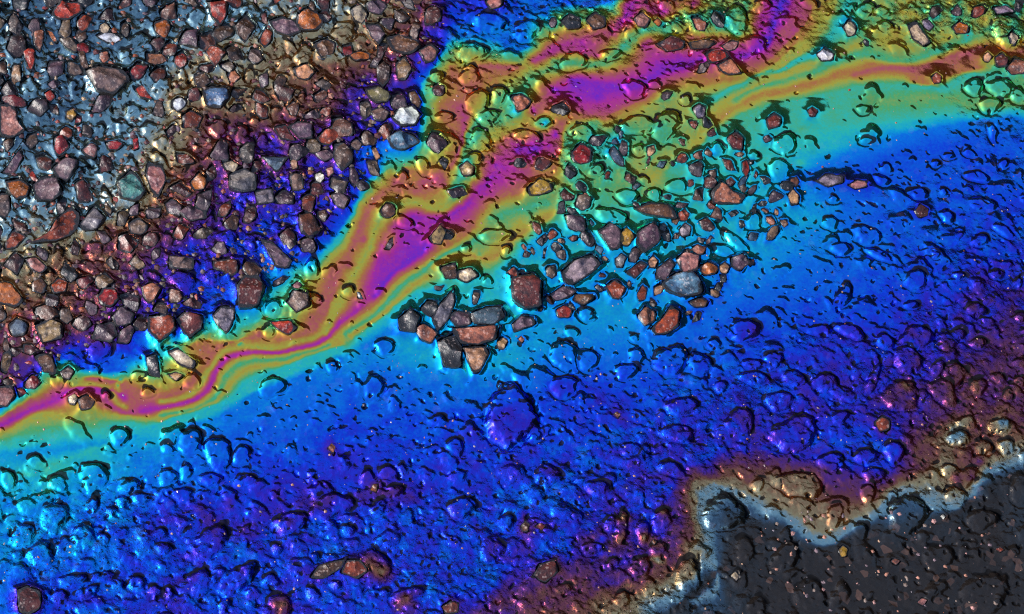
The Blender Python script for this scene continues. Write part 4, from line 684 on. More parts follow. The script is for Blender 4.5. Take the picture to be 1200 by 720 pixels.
# ------------------------------------------------------------------ stones drowned under tar and oil (pieces of the road)
DROWNED = [  # tile, x, y, half length, half width, degrees, height, order shift
 ('J', 900, 20, 62, 88, 10, .34, -.2), ('K', 745, 365, 80, 72, 20, .34, -.1), ('L', 488, 372, 78, 70, -10, .36, -.05), ('L', 110, 262, 95, 52, -15, .36, -.15), ('L', 235, 372, 34, 50, -25, .4, .15),
 ('L', 222, 182, 55, 32, 15, .4, -.1), ('L', 345, 165, 50, 30, 10, .4, -.1), ('L', 445, 150, 38, 50, 10, .4, -.1), ('L', 372, 232, 48, 30, 15, .35, 0), ('L', 95, 85, 88, 72, 15, .3, -.05), ('L', 352, 295, 34, 38, 0, .35, -.1),
 ('L', 755, 385, 60, 42, 10, .4, -.05), ('L', 660, 300, 42, 36, 0, .35, .1), ('L', 690, 240, 55, 40, 25, .3, -.2), ('L', 600, 520, 60, 52, -20, .35, -.02), ('L', 690, 503, 22, 28, 0, .5, -.02), ('L', 885, 280, 45, 58, 0, .35, -.05), ('L', 760, 650, 105, 80, 10, .3, -.02),
 ('L', 325, 425, 30, 34, 0, .4, .2), ('L', 60, 520, 65, 48, 30, .35, -.02), ('L', 150, 655, 70, 60, 10, .3, -.02), ('L', 640, 215, 35, 28, 0, .4, -.2), ('L', 700, 45, 40, 28, 0, .4, -.3), ('L', 670, 100, 45, 35, 0, .35, -.5), ('L', 760, 130, 38, 30, 0, .4, -.1), ('L', 815, 60, 45, 36, 0, .35, -.5), ('L', 250, 30, 42, 26, 20, .4, -.05), ('L', 835, 130, 34, 30, 0, .4, -.5),
 ('K', 618, 590, 55, 65, 10, .32, .1), ('K', 385, 415, 28, 62, -8, .4, -.1), ('K', 462, 430, 30, 48, -5, .4, -.1), ('K', 525, 390, 40, 42, 0, .4, -.2), ('K', 515, 490, 32, 34, 0, .4, -.1), ('K', 345, 400, 22, 34, 0, .4, -.1), ('K', 385, 670, 32, 38, 0, .45, -.1), ('K', 355, 540, 24, 20, 0, .5, -.1), ('K', 800, 600, 36, 42, 0, .4, -.05), ('K', 820, 500, 40, 55, 0, .3, -.05), ('K', 280, 490, 38, 26, 0, .4, -.1), ('K', 800, 50, 60, 58, 0, .3, -.1), ('K', 580, 85, 72, 34, -8, .32, -.1), ('K', 415, 140, 45, 28, 15, .35, -.1), ('K', 130, 235, 52, 50, 0, .28, -.1), ('K', 80, 85, 30, 34, 20, .4, -.1), ('K', 300, 275, 46, 34, 0, .3, -.15), ('K', 450, 560, 46, 44, 20, .3, -.15), ('K', 865, 265, 30, 26, 0, .4, -.1), ('K', 560, 210, 60, 26, -15, .4, -.1), ('K', 50, 12, 40, 30, 30, .4, -.1), ('K', 180, 630, 34, 22, 10, .4, -.2), ('K', 860, 690, 40, 40, 0, .35, -.02),
 ('J', 420, 560, 66, 68, 0, .24, -.1), ('J', 530, 655, 62, 32, 25, .28, -.1), ('J', 725, 345, 56, 42, 10, .34, -.05), ('J', 265, 340, 100, 46, 12, .3, -.12), ('J', 120, 400, 78, 40, 20, .3, -.12), ('J', 75, 492, 24, 22, 0, .5, -.1), ('J', 52, 602, 34, 30, 0, .45, -.1), ('J', 85, 690, 52, 46, -30, .35, -.2), ('J', 325, 425, 28, 24, 0, .5, -.1), ('J', 390, 240, 30, 34, 0, .4, -.05), ('J', 465, 222, 42, 24, 8, .4, -.1), ('J', 512, 215, 22, 28, 0, .45, -.1), ('J', 430, 350, 40, 30, 50, .35, -.1), ('J', 700, 135, 36, 36, 0, .35, .1), ('J', 205, 520, 22, 22, 0, .5, -.05), ('J', 455, 645, 26, 20, 20, .5, -.1), ('J', 830, 490, 52, 44, 0, .25, -.1), ('J', 480, 290, 52, 24, 30, .35, -.1), ('J', 280, 618, 24, 18, 0, .5, -.1), ('J', 880, 395, 34, 30, 0, .35, -.1), ('J', 640, 40, 34, 28, 0, .25, .1), ('J', 200, 650, 34, 24, -20, .4, -.1),
 ('I', 205, 262, 34, 42, 20, .4, -.1), ('I', 330, 240, 62, 60, 10, .3, -.05), ('I', 670, 115, 52, 50, 0, .4, -.25), ('I', 765, 155, 56, 68, 10, .32, -.1), ('I', 850, 160, 38, 40, 0, .35, -.1), ('I', 455, 270, 50, 24, 10, .4, .05), ('I', 590, 238, 42, 34, 0, .4, .05), ('I', 500, 312, 40, 22, 10, .45, .1), ('I', 430, 322, 26, 22, 0, .45, .1), ('I', 655, 220, 26, 34, 0, .4, .1), ('I', 190, 380, 55, 60, 0, .35, .15), ('I', 80, 445, 46, 48, 0, .38, .1), ('I', 145, 510, 58, 46, 20, .32, .05), ('I', 290, 450, 52, 46, 20, .3, .05), ('I', 225, 480, 30, 40, 0, .35, -.05), ('I', 420, 95, 42, 36, -15, .4, -.3), ('I', 588, 140, 24, 22, 0, .4, -.2), ('I', 735, 470, 92, 52, 35, .24, -.12), ('I', 560, 440, 34, 26, 0, .4, -.05), ('I', 575, 490, 36, 22, 0, .45, -.05), ('I', 255, 600, 56, 24, 8, .42, -.05), ('I', 545, 640, 24, 28, 0, .5, -.05), ('I', 590, 645, 28, 22, 0, .5, -.05), ('I', 700, 610, 44, 60, 10, .28, -.1), ('I', 830, 600, 84, 46, 40, .32, -.1), ('I', 790, 690, 22, 34, -30, .5, -.1), ('I', 325, 340, 24, 40, -15, .4, .1), ('I', 390, 360, 22, 26, 0, .5, -.05), ('I', 360, 585, 48, 22, 5, .4, -.1), ('I', 210, 660, 30, 34, 0, .4, -.05), ('I', 305, 640, 50, 22, 15, .4, -.05), ('I', 125, 185, 36, 30, 0, .3, .1), ('I', 95, 340, 46, 30, 0, .35, .1), ('I', 740, 245, 48, 26, -8, .38, -.15), ('I', 860, 250, 50, 24, 10, .38, -.15), ('I', 30, 250, 30, 46, 0, .3, .1), ('I', 65, 512, 22, 22, 0, .4, .1), ('I', 480, 610, 40, 34, 0, .4, -.05), ('I', 365, 455, 30, 22, -40, .4, -.05), ('I', 640, 300, 40, 28, 0, .35, -.1),
 ('H', 220, 65, 36, 24, -20, .45, .1), ('H', 345, 105, 62, 34, -10, .45, -.1), ('H', 255, 155, 42, 26, -10, .5, -.1), ('H', 390, 175, 55, 20, -25, .5, -.1), ('H', 520, 265, 48, 38, 10, .4, -.05), ('H', 745, 125, 40, 22, 15, .42, -.05), ('H', 825, 90, 44, 20, -35, .5, -.05), ('H', 265, 320, 34, 48, -30, .4, -.05), ('H', 630, 40, 34, 20, -40, .5, 0), ('H', 585, 180, 24, 18, -20, .5, 0), ('H', 505, 350, 30, 16, 10, .5, 0), ('H', 290, 445, 60, 26, -25, .45, -.05), ('H', 185, 440, 44, 24, 0, .42, -.05), ('H', 520, 470, 72, 48, 10, .38, -.05), ('H', 410, 480, 36, 30, 0, .42, -.05), ('H', 490, 545, 58, 54, 0, .4, -.15), ('H', 370, 615, 20, 74, -20, .4, -.05), ('H', 465, 672, 80, 56, 0, .38, -.3), ('H', 630, 480, 46, 36, -20, .42, -.2), ('H', 90, 610, 48, 32, 5, .45, -.1), ('H', 20, 545, 40, 34, 0, .4, -.05), ('H', 200, 625, 52, 36, 10, .42, -.1), ('H', 260, 660, 60, 24, -20, .42, -.1), ('H', 620, 660, 46, 62, 35, .38, -.3), ('H', 655, 600, 44, 50, 0, .3, -.4), ('H', 740, 640, 36, 32, -20, .42, -.15), ('H', 845, 670, 22, 22, 0, .5, -.1), ('H', 890, 395, 26, 24, 0, .5, -.1), ('H', 805, 245, 34, 18, -10, .5, -.05), ('H', 40, 690, 60, 34, 5, .4, -.1), ('H', 670, 455, 34, 22, 0, .45, -.3), ('H', 740, 485, 32, 20, 0, .45, -.2), ('H', 770, 410, 28, 18, 0, .4, -.05), ('H', 595, 580, 26, 40, -20, .38, -.1), ('H', 880, 275, 18, 22, 0, .5, 0), ('H', 730, 370, 38, 26, 0, .3, -.1), ('H', 670, 250, 26, 14, -10, .5, 0), ('H', 810, 610, 34, 22, -20, .4, -.2), ('H', 890, 620, 28, 22, 0, .45, -.2), ('H', 885, 555, 34, 18, 0, .4, -.1),
 ('G', 560, 545, 72, 58, 0, .26, -.12), ('G', 660, 560, 50, 50, 20, .28, -.12), ('G', 185, 530, 58, 60, 0, .22, -.08), ('G', 265, 545, 46, 48, 0, .22, -.08), ('G', 400, 585, 46, 34, 15, .34, -.1), ('G', 180, 640, 60, 40, 0, .28, -.1), ('G', 595, 710, 62, 36, 15, .36, -.1), ('G', 850, 560, 54, 20, -10, .42, -.1), ('G', 850, 610, 62, 26, -10, .42, -.1), ('G', 815, 440, 62, 46, 0, .24, -.15), ('G', 710, 490, 28, 22, 0, .38, -.05), ('G', 735, 640, 30, 24, 0, .42, -.1), ('G', 210, 450, 28, 24, 0, .32, .1), ('G', 850, 58, 34, 34, 0, .36, -.15), ('G', 265, 385, 30, 28, 0, .4, -.15), ('G', 430, 470, 20, 18, 0, .4, 0), ('G', 172, 178, 22, 20, 0, .42, -.1), ('G', 230, 65, 46, 42, 0, .3, -.1), ('G', 265, 120, 40, 26, 0, .36, -.1), ('G', 430, 180, 26, 30, 0, .42, -.2), ('G', 680, 170, 28, 34, -20, .42, -.2), ('G', 745, 160, 44, 26, -20, .38, -.15), ('G', 785, 130, 62, 22, -35, .42, -.15), ('G', 135, 235, 30, 22, 0, .45, .1), ('G', 255, 382, 22, 22, 40, .42, -.1), ('G', 540, 105, 30, 34, -30, .42, -.2), ('G', 345, 40, 62, 36, -8, .38, -.1),
 ('F', 452, 498, 40, 34, 0, .34, -.35), ('F', 268, 570, 26, 24, 0, .34, -.2), ('F', 60, 640, 62, 36, 10, .26, -.1), ('F', 415, 640, 46, 46, 0, .22, -.1), ('F', 640, 292, 24, 20, 0, .4, -.1), ('F', 772, 328, 28, 24, 0, .42, -.05), ('F', 815, 268, 22, 22, 0, .42, -.05), ('F', 840, 110, 58, 30, 5, .34, -.1), ('F', 740, 155, 20, 20, 0, .45, -.05), ('F', 880, 160, 20, 20, 0, .45, .05), ('F', 470, 140, 24, 22, 0, .42, -.15), ('F', 520, 60, 34, 26, -20, .36, -.15), ('F', 325, 305, 26, 22, 0, .42, -.15), ('F', 362, 320, 24, 16, 0, .46, .1), ('F', 210, 330, 22, 20, 0, .42, .05), ('F', 195, 225, 32, 40, 10, .38, -.25), ('F', 85, 270, 28, 26, 0, .4, -.1), ('F', 60, 365, 34, 40, 0, .4, -.25), ('F', 45, 445, 26, 28, 0, .4, -.6), ('F', 670, 105, 36, 30, 0, .36, -.1),
 ('E', 675, 620, 34, 36, 20, .36, .1), ('E', 485, 598, 28, 16, 0, .42, .1), ('E', 372, 672, 18, 22, 0, .42, .2), ('E', 520, 660, 30, 18, 0, .42, -.2), ('E', 640, 270, 56, 52, 0, .22, -.1), ('E', 745, 255, 40, 34, 0, .24, -.1), ('E', 200, 620, 34, 28, 30, .34, .1), ('E', 350, 510, 52, 44, 0, .28, -.1),
 ('B', 760, 180, 58, 38, 8, .4, -.05), ('B', 750, 265, 44, 36, 10, .36, -.1), ('B', 780, 360, 46, 52, 0, .28, -.15), ('B', 855, 335, 34, 34, 10, .38, -.25), ('B', 790, 490, 46, 40, -10, .38, -.05), ('B', 635, 270, 26, 24, 0, .42, -.05), ('B', 640, 320, 32, 24, 20, .38, -.15), ('B', 660, 410, 40, 18, 0, .32, -.1), ('B', 635, 510, 42, 48, 15, .34, -.2), ('B', 585, 580, 24, 34, 30, .42, -.1), ('B', 660, 575, 26, 20, 0, .45, -.1), ('B', 515, 622, 24, 24, 0, .45, -.1), ('B', 705, 680, 46, 36, 10, .36, -.05), ('B', 372, 652, 30, 30, 0, .55, .1), ('B', 815, 410, 46, 28, 20, .3, .05), ('B', 760, 560, 36, 26, 20, .3, .05), ('B', 820, 80, 70, 38, 5, .3, -.05),
 ('C', 50, 105, 52, 42, 0, .34, -.1), ('C', 215, 215, 52, 34, 0, .36, -.05), ('C', 345, 190, 44, 22, 10, .42, -.05), ('C', 145, 80, 24, 24, 0, .42, -.1), ('C', 720, 70, 42, 38, 0, .34, -.1), ('C', 790, 70, 42, 68, 0, .34, -.1), ('C', 655, 85, 36, 30, 0, .36, -.05), ('C', 540, 340, 28, 20, -15, .48, -.05), ('C', 670, 240, 36, 20, -25, .48, -.15), ('C', 500, 295, 26, 14, -15, .45, -.05), ('C', 430, 310, 46, 34, 0, .24, .05), ('C', 170, 390, 36, 26, -10, .42, -.1), ('C', 110, 430, 36, 26, 20, .38, -.5), ('C', 55, 480, 54, 26, -8, .42, -.25), ('C', 105, 580, 34, 34, 0, .38, -.2), ('C', 30, 575, 34, 22, 0, .42, -.15), ('C', 440, 440, 82, 34, 8, .32, -.05), ('C', 540, 440, 52, 62, -20, .3, -.05), ('C', 300, 500, 42, 28, 30, .38, -.25), ('C', 250, 470, 50, 34, -20, .36, .05), ('C', 205, 605, 34, 24, 0, .42, -.2), ('C', 445, 525, 24, 22, 0, .42, -.05), ('C', 295, 600, 34, 20, 20, .42, -.15), ('C', 415, 630, 26, 26, 0, .42, -.1), ('C', 465, 635, 22, 18, 0, .46, -.1), ('C', 565, 575, 12, 12, 0, .5, 0), ('C', 725, 525, 30, 28, 0, .46, -.45), ('C', 700, 470, 22, 18, 0, .48, -.05), ('C', 580, 655, 44, 32, 0, .34, -.3), ('C', 650, 600, 42, 24, -20, .42, -.1), ('C', 695, 640, 32, 26, 0, .36, -.35), ('C', 405, 690, 44, 30, 0, .4, -.3), ('C', 500, 685, 30, 30, 0, .4, -.3), ('C', 250, 712, 46, 18, 0, .45, -.05), ('C', 640, 440, 28, 14, 0, .45, -.1), ('C', 845, 670, 20, 26, 0, .5, -.05), ('C', 850, 545, 22, 16, 0, .45, -.05), ('C', 610, 350, 22, 18, 0, .4, -.05), ('C', 545, 20, 34, 24, 0, .34, .1), ('C', 580, 60, 22, 16, 0, .42, .1), ('C', 880, 20, 34, 28, 0, .4, -.1),
 ('D', 145, 15, 34, 18, 0, .42, .1), ('D', 345, 150, 16, 12, 0, .45, .05), ('D', 410, 95, 30, 24, 0, .4, -.05), ('D', 345, 35, 34, 34, 0, .34, -.05), ('D', 400, 40, 28, 20, 0, .38, -.05), ('D', 335, 385, 24, 18, 0, .4, 0), ('D', 725, 305, 34, 38, 0, .42, -.2), ('D', 780, 370, 40, 34, 0, .4, .05), ('D', 820, 310, 50, 40, 10, .36, -.2), ('D', 880, 335, 34, 34, 0, .36, -.3), ('D', 845, 110, 66, 72, 0, .22, -.05), ('D', 740, 45, 44, 30, -20, .36, -.05), ('D', 585, 45, 32, 22, 0, .38, -.1), ('D', 660, 45, 28, 22, 0, .38, -.05), ('D', 60, 505, 48, 40, -10, .42, -.05), ('D', 40, 600, 44, 50, -30, .42, -.1), ('D', 25, 695, 34, 28, 0, .42, -.1), ('D', 415, 590, 26, 20, 0, .5, .1), ('D', 400, 632, 36, 18, -20, .5, -.05), ('D', 525, 680, 44, 24, 0, .45, -.05), ('D', 710, 540, 28, 14, -20, .5, 0), ('D', 790, 465, 18, 34, 20, .45, -.05), ('D', 735, 620, 48, 22, -10, .5, -.05), ('D', 830, 575, 22, 18, 0, .5, -.05), ('D', 620, 675, 22, 16, 0, .5, -.05), ('D', 590, 575, 18, 12, 0, .5, -.05), ('D', 880, 240, 44, 42, 0, .45, -.5), ('D', 635, 550, 22, 12, 0, .5, 0), ('D', 230, 700, 22, 14, 0, .5, 0), ('D', 345, 495, 28, 12, 0, .3, .1), ('D', 880, 20, 30, 20, 0, .35, -.05),
]
def chip(x, y, r, rr, n=7):
    out = []; n = rr.choice((4, 5, 5, 6, 7)); a0 = rr.random() * 6.28; el = rr.uniform(.5, .95); rot = rr.random() * 3.14
    for i in range(n):
        t = a0 + 6.28318 * (i + rr.uniform(-.3, .3)) / n; m = r * rr.uniform(.72, 1.25)
        u, v = m * math.cos(t), m * el * math.sin(t); out.append((x + u * math.cos(rot) - v * math.sin(rot), y + u * math.sin(rot) + v * math.cos(rot)))
    return out
rd_ = random.Random(21)
for tile, x, y, a, b, deg, hf, dt in DROWNED:
    if (tile, x, y) == ('J', 900, 20):
        add_coated(P('P', (577, 462), (590, 447), (604, 450), (622, 470), (634, 492), (622, 512), (592, 526), (572, 515), (566, 490)), .6, -.2); continue
    q_ = tp(tile, (x, y)); pr_ = .6 if 630 < q_[0] < 945 and 125 < q_[1] < 335 else (.45 if q_[0] > 1010 and q_[1] < 110 else (.35 if tile in 'BCEF' and q_[1] < 400 else 0))
    if rd_.random() < pr_ and a < 48:
        add_stone(chip(q_[0], q_[1], (a + b) / 2 * .92 / TILES[tile][2], rd_), rd_.choice(['maroon', 'rust', 'brown', 'dark', 'mauve', 'dark', 'salmon', 'purple', 'taupe', 'blue']), None, hfac=.42, parent=road); continue
    add_coated(oval(tile, x, y, a * .92, b * .92, deg, .09), hf, dt)

# ------------------------------------------------------------------ small stones set into the road among the loose ones
def free(p, r, pad=.86):
    for x, y, rr in STONES:
        d = (x - p[0]) ** 2 + (y - p[1]) ** 2
        if d < ((r + rr) * pad) ** 2: return False
    return True
ROUGH_AREA = np.array([(-70, -60), (520, -60), (505, 60), (470, 100), (490, 150), (440, 195), (400, 250), (360, 300), (300, 330), (235, 350), (190, 395), (90, 410), (20, 470), (-70, 520)])
def inside(x, y, poly):
    c = False; n = len(poly); j = n - 1
    for i in range(n):
        if (poly[i][1] > y) != (poly[j][1] > y) and x < (poly[j][0] - poly[i][0]) * (y - poly[i][1]) / (poly[j][1] - poly[i][1]) + poly[i][0]: c = not c
        j = i
    return c
rr = random.Random(78); SET = 0
for k in range(2500):                        # stones wholly under the oil in the gravel
    if SET >= 62: break
    x, y = rr.uniform(-10, 500), rr.uniform(-10, 460); r = rr.uniform(8, 17)
    if not inside(x, y, ROUGH_AREA) or not free(at(x, y), r * PX, .85): continue
    add_coated(chip(x, y, r, rr), .42, 0); SET += 1
rr = random.Random(77); SET = 0
CLUSTER = [(640, 250), (700, 200), (720, 150), (800, 140), (905, 150), (940, 230), (905, 290), (860, 330), (800, 395), (740, 350), (660, 380), (600, 345), (590, 300)]
for k in range(3000):
    if SET >= 84: break
    x, y = rr.uniform(580, 945), rr.uniform(135, 400); r = rr.uniform(4.5, 10) * (1 if k < 1000 else .65)
    if not inside(x, y, CLUSTER): continue
    p = at(x, y)
    if not free(p, r * PX, .9): continue
    add_stone(chip(x, y, r, rr), rr.choice(['dark', 'maroon', 'rust', 'brown', 'dark', 'mauve', 'salmon', 'blue', 'dark', 'peach', 'purple']), None, hfac=.42, parent=road); SET += 1
SET = 0
warm = ['rust', 'mauve', 'salmon', 'brown', 'purple', 'taupe', 'crimson', 'maroon', 'rust', 'red', 'brown', 'maroon', 'brown', 'tan', 'rust', 'maroon', 'dark', 'maroon', 'purple', 'taupe']
for k in range(9000):
    if SET >= 190: break
    size = 14.5 - 9 * min(1, k / 4500)
    x, y = rr.uniform(-20, 520), rr.uniform(-20, 480); r = size * rr.uniform(.8, 1.15)
    if not inside(x, y, ROUGH_AREA): continue
    p = at(x, y)
    if not free(p, r * PX, .86): continue
    add_stone(chip(x, y, r, rr), rr.choice(warm), None, hfac=rr.uniform(.32, .5), parent=road); SET += 1

# ------------------------------------------------------------------ the lumpy surface of the oil
rb = random.Random(5)
def lump_loop(count, rmin, rmax, hmul, thr):
    for _ in range(count):
        x, y = X0 + rb.random() * (X1 - X0), Y0 + rb.random() * (Y1 - Y0)
        i, j = int((y - Y0) / G), int((x - X0) / G)
        R_ = rough[i, j]
        if rb.random() > R_ * thr: continue
        r = rmin + (rmax - rmin) * rb.random() ** 2.2
        a = r * rb.uniform(.8, 1.3) * PX; b = r * rb.uniform(.6, 1.0) * PX
        stamp((x, y), a, b, rb.random() * 3.14, r * PX * hmul * rb.uniform(.5, 1.2), p=rb.uniform(2.0, 3.6), jag=rb.uniform(.06, .2))
lump_loop(4200, 5, 17, .23, .9)
H[OWN >= 0] *= .25
MED = H; H = np.zeros((NY, NX))
lump_loop(24000, 2.0, 5.5, .36, 1.0)
SMALL = H
H = blur(BIG + MED, .7) + blur(SMALL, .6) * .75
for _ in range(15000):                        # pits and pinholes, many with black put into the colour
    x, y = X0 + rb.random() * (X1 - X0), Y0 + rb.random() * (Y1 - Y0); i, j = int((y - Y0) / G), int((x - X0) / G)
    if rb.random() > rough[i, j] * .9 + .02: continue
    r = rb.uniform(1.3, 3.8); stamp((x, y), r * PX * rb.uniform(.8, 1.8), r * PX * rb.uniform(.6, 1), rb.random() * 3.14, r * PX * rb.uniform(.35, .8), mode='pit', tar_shade=.75 * (rb.random() < .6))
H = blur(H, .5)
rs = blur(rough, 8)
H += (vnoise(NY, NX, 34, 1) * .0012 + vnoise(NY, NX, 15, 2) * .0007) * (.06 + .94 * rs)
H += vnoise(NY, NX, 6, 3) * .00026 * rs
for sl, out, hh in FEET:                     # the loose stones stay clear of the tar
    H[sl] = np.where(out < .0001, np.minimum(H[sl], hh * .25), H[sl])
for sl, t_ in FOOT_SHADE: TAR_SHADE[sl] = np.maximum(TAR_SHADE[sl], t_)
DT = np.zeros((NY, NX))

dts = np.array([c[2] for c in COATED] + [0.]); DT = blur(dts[OWN] * .6, 1.2)
# the film is thinner on top of the lumps, and drawn out along the flow
lo = blur(H, 9)
wx = vnoise(NY, NX, 22, 31) * 7 + vnoise(NY, NX, 9, 32) * 4.5 + vnoise(NY, NX, 4, 33) * 2.2; wy = vnoise(NY, NX, 22, 34) * 7 + vnoise(NY, NX, 9, 35) * 4.5 + vnoise(NY, NX, 4, 36) * 2.2
wk = .25 + .9 * rs; yy, xx = np.mgrid[0:NY, 0:NX]
film = sample_field(film, X0 + (xx + wx * wk) * G, Y0 + (yy + wy * wk) * G)
RING = np.zeros((NY, NX))
for sl, out, hh in FEET: RING[sl] = np.maximum(RING[sl], np.exp(-np.clip(out, 0, 1) / .0017))
film = film - .42 * RING * np.clip(film / 3, .2, 1)
patch = blur(vnoise(NY, NX, 11, 41), .8) * .55 + vnoise(NY, NX, 5, 42) * .35 + vnoise(NY, NX, 2.4, 43) * .2
film = film + patch * np.clip(rs * .95, .14, .8) * np.clip(film / 2.5, .25, 1)
filmv = film + DT - (H - lo) / .001 * .05 * np.clip(rough + .15, 0, 1) + (vnoise(NY, NX, 40, 8) * .22 + vnoise(NY, NX, 18, 9) * .16) * np.clip(rough, .12, 1)
filmv = np.clip(filmv, 0, TMAX - .1)

yy, xx = np.mgrid[0:NY, 0:NX]
co = np.empty((NY * NX, 3), np.float32); co[:, 0] = (X0 + xx * G).ravel(); co[:, 1] = (Y0 + yy * G).ravel(); co[:, 2] = H.ravel()
idx = np.arange(NY * NX).reshape(NY, NX)
q = np.stack([idx[:-1, :-1], idx[:-1, 1:], idx[1:, 1:], idx[1:, :-1]], -1).reshape(-1, 4)
own = OWN[:-1, :-1].ravel(); fv = filmv.ravel().astype(np.float32); tv = TAR_SHADE.ravel().astype(np.float32); rv = np.clip(blur(rough, 4) ** 1.7, 0, .85)
dl = _x[0:1] * G + X0 - at(420, 100).x + ((_y[:, 0:1] * G + Y0) - at(420, 100).y) * -1.3   # the loose gravel lies in smoother oil
rv = rv * (1 - .55 * np.clip(.5 - dl / .06, 0, 1)); rv = rv.ravel().astype(np.float32)
# normals of the whole sheet, so that stones and oil meet without a seam
gy, gx = np.gradient(H, G); nrm = np.stack([-gx, -gy, np.ones_like(H)], -1).reshape(-1, 3); nrm /= np.linalg.norm(nrm, axis=1)[:, None]
def sheet(name, quads, origin, parent=None, skirt=0):
    u, inv = np.unique(quads, return_inverse=True); inv = inv.reshape(-1, 4); n0 = len(u)
    c = co[u] - np.array(origin, np.float32); f = np.stack([fv[u], tv[u], rv[u]]); nn = nrm[u]; Q = inv
    if skirt:                                # the buried flank of the stone
        e = np.concatenate([inv[:, [0, 1]], inv[:, [1, 2]], inv[:, [2, 3]], inv[:, [3, 0]]]); key = {}
        es = set(map(tuple, e.tolist())); bd = [x for x in es if (x[1], x[0]) not in es]
        ring = sorted({v for x in bd for v in x}); m = {v: n0 + i for i, v in enumerate(ring)}
        cr = c[ring].copy(); cr[:, 2] = -skirt; c = np.vstack([c, cr]); f = np.hstack([f, f[:, ring]]); nn = np.vstack([nn, nn[ring]])
        Q = np.vstack([inv, np.array([(x[1], x[0], m[x[0]], m[x[1]]) for x in bd])])
    me = bpy.data.meshes.new(name); me.vertices.add(len(c)); me.vertices.foreach_set('co', c.astype(np.float32).ravel())
    me.loops.add(Q.size); me.loops.foreach_set('vertex_index', Q.ravel().astype(np.int32)); me.polygons.add(len(Q)); me.polygons.foreach_set('loop_start', np.arange(0, Q.size, 4, dtype=np.int32))
    me.update(calc_edges=True); me.polygons.foreach_set('use_smooth', np.ones(len(Q), bool))
    for an, av in zip(('film', 'tar_shade', 'rough'), f):
        at_ = me.attributes.new(an, 'FLOAT', 'POINT'); at_.data.foreach_set('value', np.ascontiguousarray(av, dtype=np.float32))
    me.normals_split_custom_set_from_vertices(nn.tolist()) if skirt or name != 'oil_film' else me.normals_split_custom_set_from_vertices(nn)
    me.materials.append(M_FILM); o = bpy.data.objects.new(name, me); COL.objects.link(o); o.location = origin
    if parent: o.parent = parent
    return o
oil = sheet('oil_film', q[own < 0], (0, 0, 0))
oil['kind'] = 'structure'; oil['label'] = 'iridescent oil film in rainbow bands over wet bitumen'
order = np.argsort(own, kind='stable'); so = own[order]; st_ = np.searchsorted(so, np.arange(len(COATED))); en_ = np.searchsorted(so, np.arange(len(COATED)), side='right')
for k, (cb, hh, dt) in enumerate(COATED):
    if en_[k] - st_[k] < 8: continue
    sheet('coated_stone', q[order[st_[k]:en_[k]]], (cb[0], cb[1], 0), oil, skirt=.0025)

# ------------------------------------------------------------------ grit and dust (too fine to count)
def crumbs(name, spots, label):
    V = []; F = []; Cc = []
    base = [(0, 0, 1), (1, 0, .1), (.2, .95, .2), (-.9, .35, .0), (-.6, -.8, .15), (.5, -.9, .05), (0, 0, -.8)]
    tri = [(0, 1, 2), (0, 2, 3), (0, 3, 4), (0, 4, 5), (0, 5, 1), (6, 2, 1), (6, 3, 2), (6, 4, 3), (6, 5, 4), (6, 1, 5)]
    for x, y, r, c, zl in spots:
        a = rb.random() * 6.28; n = len(V); z0 = float(sample_field(H, np.array([x]), np.array([y]))[0]); el = rb.uniform(.55, 1)
        for bx, by, bz in base:
            k = rb.uniform(.75, 1.2); u, v = bx * k * r, by * k * r * el
            V.append((x + u * math.cos(a) - v * math.sin(a), y + u * math.sin(a) + v * math.cos(a), z0 + bz * r * zl)); Cc.append((*c, 1))
        F += [tuple(n + t for t in f) for f in tri]
    o = mesh_obj(name, V, F, M_GRIT, {'tint': ('FLOAT_COLOR', 'POINT', Cc)}, smooth=False); o['kind'] = 'stuff'; o['label'] = label; return o
sp = []
for _ in range(22000):
    x, y = rb.uniform(-40, 530), rb.uniform(-40, 500)
    if not inside(x, y, ROUGH_AREA): continue
    p = at(x, y); r = rb.uniform(1.2, 5.2) * PX
    if rb.random() < .86 or not free(p, r, .7): continue
    c = COLS[rb.choice(warm)]; k = rb.uniform(.6, 1.2); sp.append((p.x, p.y, r, [v * k * .36 for v in c], .35))
crumbs('grit', sp, 'fine reddish brown grit between the stones in the gravelly oil')
sp = []
for _ in range(2600):
    x, y = rb.uniform(-40, 1240), rb.uniform(-40, 760); p = at(x, y); r = rb.choice([.6, .7, .8, 1., 1.3, 1.9]) * PX * rb.uniform(.7, 1.2)
    pool = x > 830 and y > 590
    if inside(x, y, ROUGH_AREA) and rb.random() < .6: continue
    if rb.random() < .5: continue
    c = COLS[rb.choice(['pink', 'salmon', 'lilac', 'peach', 'mauve', 'rust'])]; sp.append((p.x, p.y, r, [v * .42 for v in c], .4))
for _ in range(70):
    x, y = rb.uniform(900, 1180), rb.uniform(600, 715); p = at(x, y); sp.append((p.x, p.y, rb.uniform(1.2, 3.6) * PX, [v * .5 for v in COLS[rb.choice(['pink', 'salmon', 'mauve', 'taupe'])]], .3))
crumbs('dust', sp, 'pale pink dust specks floating on the oil film')

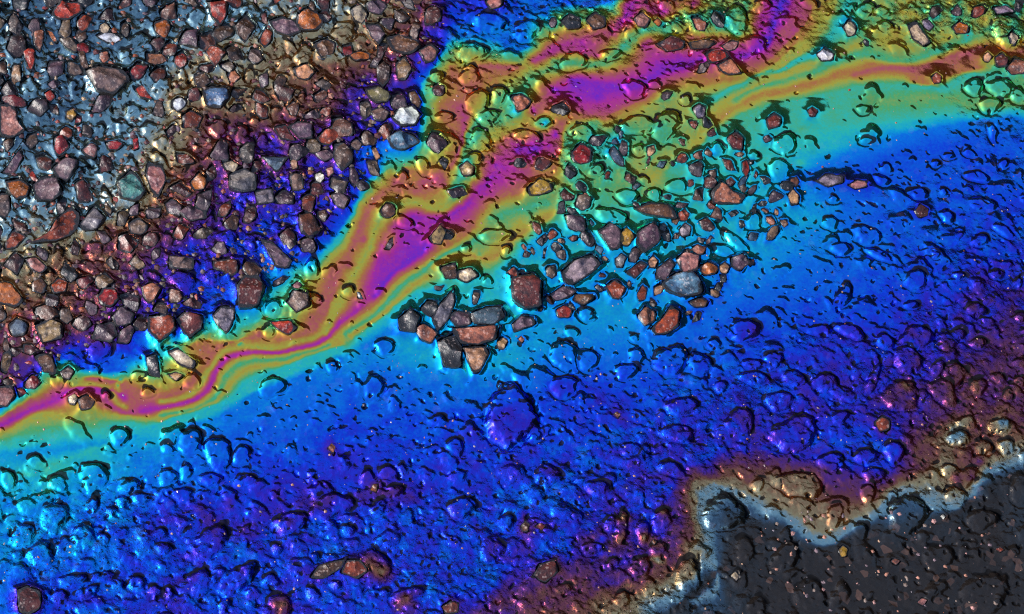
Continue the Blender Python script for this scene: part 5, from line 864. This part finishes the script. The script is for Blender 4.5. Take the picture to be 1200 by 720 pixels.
# ------------------------------------------------------------------ the black-stained fence of boards, added out of view to blacken reflections in the oil
def wood_mat():
    m, nt, o = new_mat('blocker_wood')
    tc = N(nt, 'ShaderNodeTexCoord'); mp = N(nt, 'ShaderNodeMapping'); mp.inputs['Scale'].default_value = (30, 30, 2); nt.links.new(tc.outputs['Object'], mp.inputs[0])
    n1 = N(nt, 'ShaderNodeTexNoise', i_Scale=3., i_Detail=4.); nt.links.new(mp.outputs[0], n1.inputs['Vector'])
    r1 = N(nt, 'ShaderNodeValToRGB'); r1.color_ramp.elements[0].color = (.004, .004, .004, 1); r1.color_ramp.elements[1].color = (.012, .011, .010, 1); nt.links.new(n1.outputs['Fac'], r1.inputs[0])
    p = N(nt, 'ShaderNodeBsdfPrincipled', i_Roughness=.85); p.inputs['Specular IOR Level'].default_value = .15; nt.links.new(r1.outputs[0], p.inputs['Base Color']); nt.links.new(p.outputs[0], o.inputs[0]); return m
M_WOOD = wood_mat()
FD, FH, FW = 2.35, 2.3, 6.3
blocker = bpy.data.objects.new('reflection_blocker', None); COL.objects.link(blocker); blocker.location = away * FD + Vector((0, 0, -.003)); blocker.rotation_euler = (0, 0, math.atan2(-away.x, away.y))
blocker['label'] = 'tall black-stained board fence added out of view to darken reflections in the oil'; blocker['category'] = 'blocker'
def box_mesh(name, sx, sy, sz, cut=0.):
    v = [(x, y, z) for z in (0, sz) for y in (-sy / 2, sy / 2) for x in (-sx / 2, sx / 2)]
    v[5] = (v[5][0], v[5][1], sz - cut); v[7] = (v[7][0], v[7][1], sz - cut)
    me = bpy.data.meshes.new(name); me.from_pydata(v, [], [(0, 2, 3, 1), (4, 5, 7, 6), (0, 1, 5, 4), (2, 6, 7, 3), (0, 4, 6, 2), (1, 3, 7, 5)]); me.materials.append(M_WOOD); return me
bm_, pm_, rm_ = box_mesh('board', .145, .022, FH, .012), box_mesh('post', .1, .1, FH + .06), box_mesh('rail', 2 * FW, .04, .09)
def fpart(name, me, loc):
    o = bpy.data.objects.new(name, me); COL.objects.link(o); o.parent = blocker; o.location = loc; return o
k = -FW
while k < FW:
    fpart('board', bm_, (k, rb.uniform(-.004, .004), rb.uniform(-.0, .02))); k += .149
k = .2
while k < 5.2:                                # the fence gets an added wing that darkens reflections facing right
    o = fpart('board', bm_, (2.9 , -k, rb.uniform(0, .02))); o.rotation_euler = (0, 0, math.pi / 2); k += .149
for i in range(6): fpart('post', pm_, (-FW + .3 + i * 2.34, .11, 0))
for z in (.25, 1.1, 1.95): fpart('rail', rm_, (0, .04, z))
